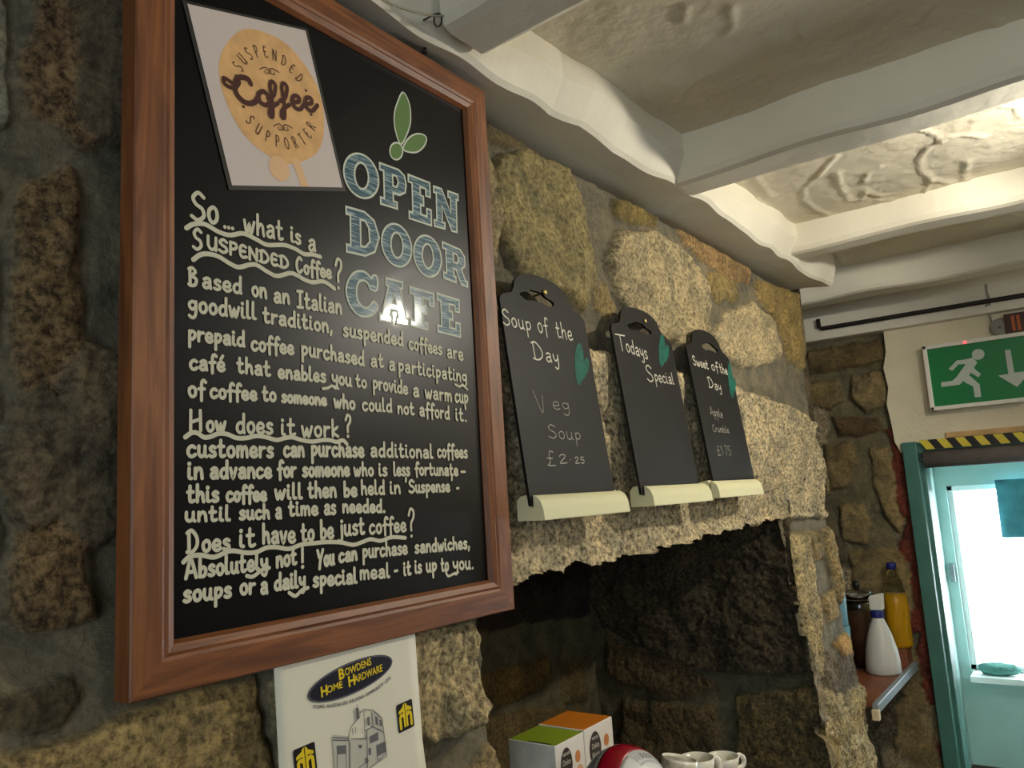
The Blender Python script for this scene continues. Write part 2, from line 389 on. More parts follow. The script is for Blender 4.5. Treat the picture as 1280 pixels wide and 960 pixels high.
def masonry(name, us, vs, place, stones, mortar, hole=None, base=None, seed=0, warp=.012, rough=.006, edge=.022, mspeck=.25, snap=None):
    """a rubble wall: us x vs grid, raised stones (polygon, colour, bulge, speckle) over mortar; place(u, v, h) gives the points"""
    U, V = np.meshgrid(us, vs, indexing='ij')
    wu = U+(fbm(U*18, V*18, 4, seed+1)-.5)*warp*2.4; wv = V+(fbm(U*18, V*18, 4, seed+2)-.5)*warp*2.4
    if snap is not None: U, V = snap(U, V)
    H = np.zeros(U.shape); C = np.zeros(U.shape+(4,)); C[..., :3] = lin(mortar); C[..., 3] = mspeck
    best = np.full(U.shape, -1.0)
    lowf = fbm(U*7, V*7, 3, seed+5)
    H += (fbm(U*26, V*26, 4, seed+3)-.5)*.012+(lowf-.5)*.014
    for k, (poly, col, bulge, speck) in enumerate(stones):
        xs = [p[0] for p in poly]; ys = [p[1] for p in poly]; m = .04
        i0, i1 = np.searchsorted(us, [min(xs)-m, max(xs)+m]); j0, j1 = np.searchsorted(vs, [min(ys)-m, max(ys)+m])
        if i1-i0 < 2 or j1-j0 < 2: continue
        sl = (slice(i0, i1), slice(j0, j1))
        d = sdf(wu[sl], wv[sl], poly)
        t = np.clip(d/edge, 0, 1); s = np.sqrt(np.clip(1-(1-t)**2, 0, 1))
        face = (fbm(U[sl]*9+k*13, V[sl]*9, 4, seed+20+k)-.5)*bulge*1.5
        grit = (fbm(U[sl]*70, V[sl]*70, 3, seed+50+k)-.5)*rough*2*(.3+speck)
        hh = s*(bulge+face+grit)
        up = d > -.002
        better = up & (d > best[sl])
        H[sl] = np.where(better, H[sl]*(1-s)+hh, H[sl]); best[sl] = np.where(better, d, best[sl])
        a = np.clip((d+.001)/.006, 0, 1)*better
        tone = .82+.36*fbm(U[sl]*12+k, V[sl]*12, 3, seed+80+k)
        cc = np.array([*lin(col), speck])
        new = np.concatenate([cc[:3][None, None]*tone[..., None], np.full(d.shape+(1,), speck)], -1)
        C[sl] = C[sl]*(1-a[..., None])+new*a[..., None]
    if base is not None: H = H+base(U, V)
    P = place(U, V, H)
    nu, nv = U.shape
    idx = np.arange(nu*nv).reshape(nu, nv)
    quads = np.stack([idx[:-1, :-1], idx[1:, :-1], idx[1:, 1:], idx[:-1, 1:]], -1)
    if hole is not None:
        cu = (U[:-1, :-1]+U[1:, 1:])/2; cv = (V[:-1, :-1]+V[1:, 1:])/2
        quads = quads[~hole(cu, cv)]
    quads = quads.reshape(-1, 4)
    me = bpy.data.meshes.new(name)
    me.vertices.add(nu*nv); me.vertices.foreach_set('co', P.reshape(-1))
    me.loops.add(len(quads)*4); me.loops.foreach_set('vertex_index', quads.reshape(-1).astype(np.int32))
    me.polygons.add(len(quads)); me.polygons.foreach_set('loop_start', np.arange(len(quads), dtype=np.int32)*4)
    me.update(calc_edges=True)
    at = me.attributes.new('tint', 'FLOAT_COLOR', 'POINT'); at.data.foreach_set('color', C.reshape(-1))
    me.polygons.foreach_set('use_smooth', np.ones(len(quads), bool))
    me.validate()
    o = link(name, me, STONE); return struct(o)
def seq(*segs):
    out = []
    for a, b, st in segs: out += list(np.arange(a, b, st))
    out.append(segs[-1][1]); return np.array(out)

# ================================================================== THE SETTING
WY = .925                                   # mortar plane of the stone wall
def wpoly(pts): return [(onY(x, y, .895).x, onY(x, y, .895).z) for x, y in pts]
GRAN, TAN, OCH, DARK, PALE, GREY = (158, 146, 120), (150, 137, 106), (146, 128, 86), (104, 94, 76), (176, 163, 132), (120, 122, 114)
S = []
def st(pts, col, bulge=.028, speck=.8): S.append((wpoly(pts), col, bulge, speck))
st([(62, -40), (148, -40), (152, 188), (118, 178), (95, 150), (58, 130), (44, 60)], (112, 94, 70), .016, 1)
st([(-40, -40), (30, -40), (36, 60), (30, 138), (-40, 150)], (128, 130, 118), .014, .5)
st([(46, 205), (112, 196), (122, 230), (128, 470), (138, 775), (70, 790), (34, 770), (36, 480), (30, 330)], (120, 102, 74), .018, 1)
st([(-60, 190), (22, 210), (18, 480), (26, 770), (-60, 780)], (116, 120, 108), .01, .4)
st([(-60, 885), (60, 868), (105, 850), (120, 872), (85, 920), (-60, 940)], (86, 78, 58), .012, .7)
st([(-60, 960), (30, 945), (100, 925), (150, 893), (210, 880), (335, 842), (350, 1010), (340, 1100), (-60, 1100)], (150, 132, 90), .022, .8)
st([(515, 792), (600, 772), (612, 790), (606, 830), (608, 868), (616, 888), (596, 905), (545, 930), (525, 925), (350, 985), (350, 850)], (170, 156, 120), .035, .9)
st([(560, 985), (612, 930), (630, 950), (640, 1020), (560, 1020)], (150, 132, 94), .03, .8)
st([(636, 190), (660, 180), (690, 184), (722, 202), (738, 240), (757, 315), (763, 345), (748, 385), (700, 352), (668, 338), (646, 300), (628, 225)], (144, 133, 94), .026, .6)
st([(612, 140), (650, 152), (700, 178), (690, 186), (640, 176), (615, 165)], (104, 92, 66), .012, .5)
st([(782, 240), (815, 246), (838, 264), (836, 282), (800, 276), (780, 262)], (128, 112, 66), .016, .5)
st([(786, 283), (826, 284), (858, 300), (886, 330), (896, 360), (898, 420), (872, 436), (836, 420), (792, 388), (774, 322)], (164, 152, 120), .026, .8)
st([(760, 352), (776, 346), (790, 388), (776, 396), (762, 384)], (138, 122, 84), .014, .6)
st([(858, 276), (900, 292), (950, 326), (952, 352), (930, 352), (896, 324), (870, 305)], (144, 120, 82), .018, .7)
st([(900, 334), (934, 346), (938, 374), (912, 376), (898, 356)], (140, 124, 80), .014, .6)
st([(902, 412), (925, 384), (952, 374), (978, 398), (986, 446), (950, 462), (914, 440)], (182, 168, 134), .024, .7)
st([(956, 346), (1006, 362), (1016, 410), (1024, 462), (998, 450), (982, 400), (960, 372)], (150, 130, 82), .02, .6)
st([(616, 345), (640, 345), (660, 360), (660, 380), (616, 372)], (104, 92, 62), .012, .5)
lint = [(.90, EYE-.165), (1.2, EYE-.17), (1.9, EYE-.16), (2.5, EYE-.135), (2.80, EYE-.125), (3.0, EYE-.135), (3.44, EYE-.155), (3.44, EYE+.235), (3.05, EYE+.30), (2.5, EYE+.325), (2.0, EYE+.335), (1.5, EYE+.345), (.9, EYE+.35)]
S.append((lint, (184, 172, 142), .034, 1))
st([(990, 668), (1012, 664), (1018, 720), (1026, 848), (1008, 846)], (170, 156, 118), .03, .9)
st([(1018, 664), (1030, 662), (1036, 700), (1026, 702)], (140, 124, 86), .02, .7)
st([(1034, 660), (1048, 655), (1058, 720), (1066, 760), (1050, 752), (1040, 700)], (160, 142, 100), .025, .8)
st([(1028, 745), (1042, 738), (1046, 775), (1034, 780)], (156, 138, 98), .02, .7)
st([(1040, 800), (1062, 788), (1076, 806), (1070, 830), (1048, 836)], (176, 140, 80), .02, .5)
st([(1060, 768), (1082, 772), (1096, 800), (1080, 830), (1074, 790)], (166, 148, 104), .03, .8)
st([(1014, 862), (1046, 850), (1088, 838), (1110, 1010), (1034, 1010), (1028, 940)], (174, 160, 122), .035, 1)
TOP = EYE+.815
def SOFT(y, lim=.900, k=.004):              # boards hang flat: the stones nowhere stand proud of their backs
    return lim+k*np.log1p(np.exp((y-lim)/k))
autoS = auto_stones(-2.3, 3.5, 0, TOP, .34, .24, lambda u, v: u > -.02 and v > EYE-.62, 11, [GRAN, TAN, DARK, OCH, (132, 116, 84)])
autoS += auto_stones(.55, 1.15, EYE-.05, TOP, .3, .25, lambda u, v: False, 5, [TAN, DARK, GRAN])
JL, JR = 1.115, 2.815
def jl_(v): return JL+(fbm(v*9, v*0+3.3, 3, 9)-.5)*.05
def jr_(v): return JR+(fbm(v*9, v*0+8.1, 3, 4)-.5)*.02+np.clip((EYE-.15-v)*.03, 0, .1)
def top_(u): return EYE-.150+(fbm(u*16, u*0, 4, 6)-.5)*.03+np.clip((u-1.2)*.02, 0, .04)
def hole(u, v): return (u > jl_(v)) & (u < jr_(v)) & (v < top_(u))
def snap_hole(u, v):                          # grid lines follow the edge of the opening
    t = top_(u); m = (np.abs(v-t) < .0032) & (u > JL-.02) & (u < JR+.02)
    v = np.where(m, t, v)
    for f in (jl_, jr_):
        e = f(v); m = (np.abs(u-e) < .0034) & (v < t+.002)
        u = np.where(m, e, u)
    return u, v
def wbase(u, v):
    b = np.clip((EYE-.15-v)*.055, 0, .05)
    b = b-np.clip((v-(TOP-.032))/.010, 0, 1)*.11          # the top course falls back under the wall plate
    b = b-.018*np.clip((v-(EYE-.16))/.06, 0, 1)
    b = b-.06*np.clip((u-3.36)/.06, 0, 1)**2               # rounded outer corner
    return b
us = seq((-2.3, .24, .05), (.24, 2.0, .0052), (2.0, 3.42, .0062)); vs_ = seq((0, EYE-1.25, .04), (EYE-1.25, EYE-.55, .0075), (EYE-.55, TOP, .0052))
masonry('wall_left', us, vs_, lambda U, V, H: np.stack([U, np.where((V > EYE-.14) | (U < 1.0), SOFT(WY-H, np.where(U < 2.45, .8975, .872)), WY-H), V], -1), autoS+S, (122, 116, 98), hole, wbase, 3, snap=snap_hole)
# chimney side and the wall of the recess behind it
box_s = lambda n, lo, hi, m: struct(box(n, lo, hi, m))
Ssw = auto_stones(.9, 1.6, 0, 2.5, .3, .22, lambda u, v: False, 21, [GRAN, TAN, DARK])
masonry('wall_left_return', seq((.93, 1.6, .02)), seq((0, 2.45, .02)), lambda U, V, H: np.stack([3.385+H, U, V], -1), Ssw, (122, 116, 98), seed=31)
masonry('wall_left_recess', seq((3.38, 4.25, .03)), seq((0, 2.55, .03)), lambda U, V, H: np.stack([U, 1.56-H, V], -1), auto_stones(3.3, 4.3, 0, 2.5, .3, .2, lambda u, v: False, 8, [TAN, DARK]), (122, 116, 98), seed=37)
# inside of the fireplace
CX = 2.83
def cpoly(pts): return [(onX(x, y, CX).y, onX(x, y, CX).z) for x, y in pts]
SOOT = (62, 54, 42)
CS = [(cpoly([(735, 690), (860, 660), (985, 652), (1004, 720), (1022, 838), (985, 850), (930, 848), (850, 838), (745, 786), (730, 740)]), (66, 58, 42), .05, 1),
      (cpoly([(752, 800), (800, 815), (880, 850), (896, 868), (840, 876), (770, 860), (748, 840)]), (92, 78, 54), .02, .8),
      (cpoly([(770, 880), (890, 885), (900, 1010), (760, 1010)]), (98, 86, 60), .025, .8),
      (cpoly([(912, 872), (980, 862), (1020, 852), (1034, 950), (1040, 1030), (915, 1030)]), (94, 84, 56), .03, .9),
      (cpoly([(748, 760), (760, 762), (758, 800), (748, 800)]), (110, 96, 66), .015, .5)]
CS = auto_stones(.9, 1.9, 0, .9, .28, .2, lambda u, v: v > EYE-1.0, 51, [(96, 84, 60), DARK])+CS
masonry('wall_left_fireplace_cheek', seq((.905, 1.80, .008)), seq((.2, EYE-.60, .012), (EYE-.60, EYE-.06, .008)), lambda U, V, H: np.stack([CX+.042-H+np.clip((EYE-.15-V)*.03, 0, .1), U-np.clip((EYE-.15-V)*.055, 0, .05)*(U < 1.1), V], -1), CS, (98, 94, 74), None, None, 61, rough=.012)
BY = 1.735
def bpoly(pts): return [(onY(x, y, BY).x, onY(x, y, BY).z) for x, y in pts]
BS = [(bpoly([(600, 640), (740, 640), (742, 770), (700, 775), (600, 790)]), (56, 46, 38), .03, .5),
      (bpoly([(560, 860), (640, 832), (690, 822), (700, 850), (640, 880), (560, 900)]), (124, 104, 62), .02, .6),
      (bpoly([(700, 830), (738, 820), (742, 880), (712, 880)]), (104, 92, 62), .02, .6),
      (bpoly([(560, 905), (660, 885), (735, 885), (740, 1000), (560, 1000)]), (108, 94, 62), .02, .6)]
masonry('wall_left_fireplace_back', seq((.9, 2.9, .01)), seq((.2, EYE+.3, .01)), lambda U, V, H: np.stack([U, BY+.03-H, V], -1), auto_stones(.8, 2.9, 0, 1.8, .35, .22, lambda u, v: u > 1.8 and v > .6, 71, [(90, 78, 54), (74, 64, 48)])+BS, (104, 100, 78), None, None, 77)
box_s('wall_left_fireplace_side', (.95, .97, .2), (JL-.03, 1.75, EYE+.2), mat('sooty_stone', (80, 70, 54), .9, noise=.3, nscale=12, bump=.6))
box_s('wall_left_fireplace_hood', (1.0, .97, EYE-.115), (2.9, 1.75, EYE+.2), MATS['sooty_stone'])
# far wall: bare stone on the left, plaster around the door
FX = 4.15
def fpoly(pts): return [(-onX(x, y, FX).y, onX(x, y, FX).z) for x, y in pts]
FS = []
def fst(pts, col, bulge=.03, sp=.4): FS.append((fpoly(pts), tuple(c*.88 for c in col), bulge, sp))
fst([(1010, 440), (1050, 432), (1100, 424), (1108, 450), (1060, 462), (1010, 470)], (122, 106, 72))
fst([(1010, 480), (1048, 474), (1056, 500), (1040, 512), (1010, 512)], (140, 124, 86))
fst([(1064, 470), (1104, 462), (1112, 505), (1086, 518), (1066, 500)], (156, 138, 100))
fst([(1040, 520), (1098, 522), (1106, 540), (1050, 548)], (104, 88, 62))
fst([(1030, 556), (1066, 552), (1074, 580), (1060, 612), (1040, 614)], (142, 124, 86))
fst([(1088, 562), (1112, 556), (1122, 590), (1132, 650), (1126, 668), (1104, 640), (1090, 600)], (160, 142, 102))
fst([(1048, 630), (1080, 628), (1090, 650), (1086, 682), (1056, 678)], (158, 140, 100))
fst([(1060, 690), (1120, 682), (1138, 700), (1144, 770), (1140, 800), (1090, 790), (1070, 760)], (150, 134, 94))
fst([(1090, 800), (1150, 812), (1158, 850), (1150, 880), (1110, 860)], (156, 138, 96))
fst([(1118, 880), (1160, 850), (1172, 900), (1182, 965), (1130, 980), (1118, 940)], (160, 142, 100))
FS = auto_stones(-1.6, -.7, 0, 2.4, .26, .18, lambda u, v: u > -1.15 and v > .5, 91, [TAN, DARK, GRAN])+FS
# brick-red painted edge beside the door frame
for a in np.arange(.35, EYE+.13, .105):
    FS.append(([(-.80-.02*math.sin(a*17), a), (-.725, a), (-.725, a+.115), (-.79-.025*math.sin(a*23), a+.115)], (112, 56, 44), .026, .5))
masonry('wall_far_stone', seq((-1.6, -1.2, .02), (-1.2, -.68, .008)), seq((0, .45, .03), (.45, 2.36, .008)), lambda U, V, H: np.stack([FX-H, -U, V], -1), FS, (112, 106, 84), None, None, 101)
# plaster part with a ragged left edge
pe = [onX(x, y, FX-.05) for x, y in ((1103, 405), (1107, 440), (1104, 460), (1110, 485), (1108, 505), (1114, 530), (1118, 552), (1126, 566))]
DL, DRT, DH = .735, -.30, EYE+.155          # door frame outer left, right, head
out = [(p.y, p.z) for p in pe]+[(DL-.01, DH-.02), (DL-.01, DH-.005), (DRT, DH-.005), (DRT, 0), (-3.2, 0), (-3.2, 2.6), (pe[0].y, 2.6)]
vsP = [(FX-.045, y, z) for y, z in out]+[(FX+.10, y, z) for y, z in out]; n = len(out)
bm = bmesh.new(); vv = [bm.verts.new(v) for v in vsP]
bm.faces.new(vv[:n][::-1]); bm.faces.new(vv[n:])
for i in range(n): bm.faces.new((vv[i], vv[(i+1) % n], vv[n+(i+1) % n], vv[n+i]))
bmesh.ops.recalc_face_normals(bm, faces=bm.faces)
struct(bmobj('wall_far', bm, PLASTER))
# floor, other walls
FLOOR = mat('floor_tiles', (92, 78, 62), .7, noise=.2, nscale=3)
box_s('floor', (-2.4, -3.2, -.1), (5.6, 1.8, 0), FLOOR)
box_s('wall_right', (-2.4, -3.3, 0), (4.25, -3.2, 2.6), mat('dark_unseen_wall', (74, 62, 50), .7, noise=.2, nscale=4))  # unseen wall coloured dark so less haze reflects in the blackboard
bm = bmesh.new()
for lo, hi in (((-2.4, -3.2, 0), (-2.3, -1.7, 2.6)), ((-2.4, -.5, 0), (-2.3, 1.0, 2.6)), ((-2.4, -1.7, 0), (-2.3, -.5, 1.0)), ((-2.4, -1.7, 2.1), (-2.3, -.5, 2.6))): add_box(bm, lo, hi)
struct(bmobj('wall_rear', bm, PLASTER))
bm = bmesh.new()
for lo, hi in (((-2.38, -1.7, 1.0), (-2.32, -1.65, 2.1)), ((-2.38, -.55, 1.0), (-2.32, -.5, 2.1)), ((-2.38, -1.7, 1.0), (-2.32, -.5, 1.05)), ((-2.38, -1.7, 2.05), (-2.32, -.5, 2.1)), ((-2.38, -1.12, 1.0), (-2.32, -1.08, 2.1))): add_box(bm, lo, hi)
struct(bmobj('window_2', bm, BEAMW))
# ceiling with worm-like plaster ridges
CZ = EYE+.925
def cpx(pts, z=CZ): return [(onZ(780+x/2.182, y/2.182, z).x, onZ(780+x/2.182, y/2.182, z).y) for x, y in pts]
RID = [cpx(q) for q in ([(895, 375), (860, 385), (830, 402), (806, 432), (808, 462), (838, 488), (890, 498)], [(838, 490), (815, 528)], [(870, 384), (840, 362), (800, 352)], [(880, 372), (930, 366), (985, 372)],
  [(1030, 292), (1070, 292), (1085, 320)], [(936, 435), (932, 470), (925, 492), (945, 488)], [(580, 425), (555, 450), (530, 480), (490, 515), (490, 545), (520, 570), (560, 585)], [(580, 470), (590, 510), (615, 548), (650, 545), (660, 520)],
  [(655, 500), (665, 470), (700, 455)], [(660, 525), (700, 535), (730, 528)], [(360, 485), (400, 535)], [(355, 540), (440, 600)], [(690, 545), (735, 545)], [(770, 648), (840, 660), (915, 662)], [(700, 668), (735, 666)], [(650, 700), (670, 715), (680, 725)],
  [(960, 618), (1020, 615)], [(1035, 580), (1075, 588)], [(580, 690), (600, 720)], [(700, 830), (730, 838)], [(145, 280), (165, 245), (210, 205)], [(100, 220), (150, 230)], [(370, 95), (440, 105)], [(1000, 50), (1045, 85)], [(160, 60), (170, 20)], [(20, 180), (70, 280)], [(280, 90), (300, 60), (290, 20)], [(470, 60), (500, 110), (480, 150)], [(800, 60), (830, 20)])]
cu_, cv_ = seq((-2.4, .6, .1), (.6, 3.4, .009), (3.4, 4.3, .02)), seq((-3.3, -.4, .1), (-.4, .95, .009), (.95, 1.65, .05))
U, V = np.meshgrid(cu_, cv_, indexing='ij'); Hc = (fbm(U*6, V*6, 4, 5)-.5)*.012+(fbm(U*30, V*30, 3, 15)-.5)*.003
for q in RID:
    d = np.full(U.shape, 1e9)
    for (ax, ay), (bx, by) in zip(q[:-1], q[1:]):
        ex, ey = bx-ax, by-ay; t = np.clip(((U-ax)*ex+(V-ay)*ey)/(ex*ex+ey*ey+1e-9), 0, 1)
        d = np.minimum(d, np.hypot(U-ax-ex*t, V-ay-ey*t))
    Hc += .0055*np.exp(-(d/.0075)**2)*(.55+.9*fbm(U*25, V*25, 2, 33))
P = np.stack([U, V, CZ-Hc], -1); nu, nv = U.shape; ii = np.arange(nu*nv).reshape(nu, nv)
qd = np.stack([ii[:-1, :-1], ii[:-1, 1:], ii[1:, 1:], ii[1:, :-1]], -1).reshape(-1, 4)
me = bpy.data.meshes.new('ceiling'); me.from_pydata(P.reshape(-1, 3).tolist(), [], qd.tolist()); me.update()
struct(link('ceiling', me, PAINT, None, True))
box_s('ceiling_slab', (-2.4, -3.3, CZ+.02), (5.6, 1.8, CZ+.1), PAINT)
# wall plate: hewn beam along the top of the stone wall
ke = [(-2.3, .83), (.4, .83), (.826, .831), (.951, .836), (1.064, .83), (1.175, .825), (1.34, .833), (1.438, .813), (1.604, .826), (1.868, .802), (2.026, .799), (2.415, .807), (2.8, .812), (3.132, .818), (3.30, .800), (3.385, .790)]
xs = seq((-2.3, .4, .2), (.4, 3.385, .02)); vs2, fs2 = [], []
for i, x in enumerate(xs):
    e = float(np.interp(x, [k[0] for k in ke], [k[1] for k in ke]))+.004*math.sin(x*23)
    zb = EYE+.800+.004*math.sin(x*9+1)+.003*math.sin(x*31); top = e-.028-.012*math.sin(x*5)
    for p in ((1.06, EYE+.818), (.9, EYE+.812), (e+.03, zb+.004), (e+.006, zb+.001), (e-.004, zb+.010), (top-.004, zb+.07), (top, CZ+.02), (1.06, CZ+.02)): vs2.append((x, *p))
m8 = 8
for i in range(len(xs)-1):
    for k in range(m8): fs2.append((i*m8+k, i*m8+(k+1) % m8, (i+1)*m8+(k+1) % m8, (i+1)*m8+k))
fs2 += [tuple(range(m8))[::-1], tuple((len(xs)-1)*m8+k for k in range(m8))]
o = mesh('ceiling_wall_plate', vs2, fs2, BEAMW, None, False); struct(o)
bm = bmesh.new(); bm.from_mesh(o.data); bmesh.ops.recalc_face_normals(bm, faces=bm.faces); bm.to_mesh(o.data); bm.free()
def cross_beam(x0, x1, zb, y1, sd, bev=.022):
    ys = np.arange(-3.2, y1+.01, .04); vs, fs = [], []
    for y in ys:
        a = .006*math.sin(y*7+sd)+.004*math.sin(y*17+sd*2); b = .006*math.sin(y*5+sd*3); c = .004*math.sin(y*11+sd)
        for p in ((x0+a-.006, CZ+.02), (x0+a, zb+bev+c), (x0+a+bev*.35, zb+bev*.3+c), (x0+a+bev, zb+c), (x1+b-bev, zb+c*.6), (x1+b-bev*.3, zb+bev*.4), (x1+b, zb+bev), (x1+b+.004, CZ+.02)): vs.append((p[0], y, p[1]))
    n = len(ys)
    for i in range(n-1):
        for k in range(8): fs.append((i*8+k, (i+1)*8+k, (i+1)*8+(k+1) % 8, i*8+(k+1) % 8))
    fs += [tuple(range(8)), tuple((n-1)*8+k for k in range(8))[::-1]]
    o = mesh('ceiling_beam', vs, fs, BEAMW); bm = bmesh.new(); bm.from_mesh(o.data); bmesh.ops.recalc_face_normals(bm, faces=bm.faces); bm.to_mesh(o.data); bm.free()
    return struct(o)
cross_beam(-.6, -.42, EYE+.805, .86, 5); cross_beam(.26, .40, EYE+.805, .86, 4)
cross_beam(.955, 1.085, EYE+.803, .82, 1); cross_beam(1.885, 2.02, EYE+.80, .83, 2); cross_beam(2.86, 2.99, EYE+.825, .82, 3); cross_beam(3.61, 3.76, EYE+.797, 1.5, 6)
bm = bmesh.new(); add_box(bm, (4.05, -3.2, EYE+.695), (4.2, 1.6, CZ+.02), .01); struct(bmobj('ceiling_far_plate', bm, BEAMW))

# porch beyond the door
TEAL = mat('pale_teal_paint', (176, 208, 204), .55, .4, noise=.05, nscale=3)
DTEAL = mat('dark_teal_gloss', (70, 116, 106), .35, .5, noise=.12, nscale=8)
PX = 5.2
box_s('wall_porch_left', (4.26, .79, 0), (PX+.1, .89, 2.3), TEAL)
box_s('wall_porch_right', (4.25, -.75, 0), (PX+.1, -.65, 2.3), TEAL)
wl, wt, wb = .735, EYE-.072, EYE-1.095
bm = bmesh.new()
for lo, hi in (((PX, -.65, 0), (PX+.1, .79, wb)), ((PX, -.65, wt), (PX+.1, .79, 2.3)), ((PX, wl, wb), (PX+.1, .79, wt)), ((PX, -.65, wb), (PX+.1, -.5, wt))): add_box(bm, lo, hi)
struct(bmobj('wall_porch_end', bm, TEAL))
box_s('ceiling_porch', (4.2, -.75, 2.2), (PX+.2, .89, 2.3), TEAL)
bm = bmesh.new()
WB = mat('white_window_paint', (235, 240, 238), .4)
for lo, hi in (((PX+.03, wl-.03, wb), (PX+.08, wl, wt)), ((PX+.03, -.5, wt-.03), (PX+.08, wl, wt)), ((PX+.03, -.5, wb), (PX+.08, wl, wb+.03)), ((PX+.03, .10, wb), (PX+.08, .13, wt))): add_box(bm, lo, hi, .004)
win = struct(bmobj('window_1', bm, WB))
box('window_pane', (PX+.05, -.5, wb), (PX+.054, wl, wt), mat('window_glass', (255, 255, 255), 0, .5, trans=1, ior=1.02), win)
box('window_handle', (PX-.03, .745, EYE-.61), (PX+.0, .768, EYE-.51), mat('grey_metal', (120, 126, 130), .35, metal=.6), win, .004)
box_s('trim_window_sill', (PX-.16, -.6, wb-.03), (PX+.02, .72, wb), WB)
# door frame
bm = bmesh.new()
fx0, fx1 = FX-.075, FX+.10
for lo, hi in (((fx0, DL-.062, 0), (fx1, DL, DH)), ((fx0, DRT, 0), (fx1, DRT+.06, DH)), ((fx0+.03, DRT, DH-.055), (fx1, DL, DH)), ((FX-.02, DL-.078, 0), (fx1, DL-.05, DH-.05))): add_box(bm, lo, hi, .004)
struct(bmobj('door_1_frame', bm, DTEAL))

# ================================================================== THE CHALKBOARD
BX0, BX1, BZ0, BZ1, BYF = .458, 1.150, EYE-.190, EYE+.786, .860
cb = thing('chalkboard', 'large wooden framed blackboard covered in cream handwriting about suspended coffee', 'blackboard', (.804, .893, BZ0))
prof = [(0, .032), (0, .002), (.002, 0), (.036, 0), (.040, .002), (.044, .0005), (.052, .004), (.056, .012), (.056, .020)]   # inwards, depth from the front
corners = [(BX0, BZ0, 1, 1), (BX1, BZ0, -1, 1), (BX1, BZ1, -1, -1), (BX0, BZ1, 1, -1)]
for side in range(4):
    (xa, za, sxa, sza), (xb, zb, sxb, szb) = corners[side], corners[(side+1) % 4]
    vs, fs = [], []
    for d, dep in prof: vs.append((xa+sxa*d, BYF+dep, za+sza*d))
    for d, dep in prof: vs.append((xb+sxb*d, BYF+dep, zb+szb*d))
    k = len(prof)
    for i in range(k-1): fs.append((i, k+i, k+i+1, i+1))
    o = mesh('frame_rail' if side % 2 == 0 else 'frame_stile', vs, fs, WOOD_H if side % 2 == 0 else WOOD_V, cb)
    bm = bmesh.new(); bm.from_mesh(o.data); bmesh.ops.recalc_face_normals(bm, faces=bm.faces)
    if sum(f.normal.y*f.calc_area() for f in bm.faces) > 0: bmesh.ops.reverse_faces(bm, faces=bm.faces)
    bm.to_mesh(o.data); bm.free()
PB = .8735
box('writing_panel', (BX0+.04, PB, BZ0+.04), (BX1-.04, PB+.012, BZ1-.04), BLACK, cb)
BP = Plane((0, PB, 0), (1, 0, 0), (0, 0, 1))       # u = x, v = z
Z1, Z2, Z3 = zf(220, 230, 5.645), zf(400, 370, 5.645), zf(220, 370, 5.645)
Z4, Z5, Z6, Z7 = zf(220, 510, 6.4), zf(400, 530, 6.4), zf(220, 630, 6.4), zf(400, 620, 6.4)
Z0 = lambda x, y: (x, y)
KZ = {Z1: 5.645, Z2: 5.645, Z3: 5.645, Z4: 6.4, Z5: 6.4, Z6: 6.4, Z7: 6.4, Z0: 1}
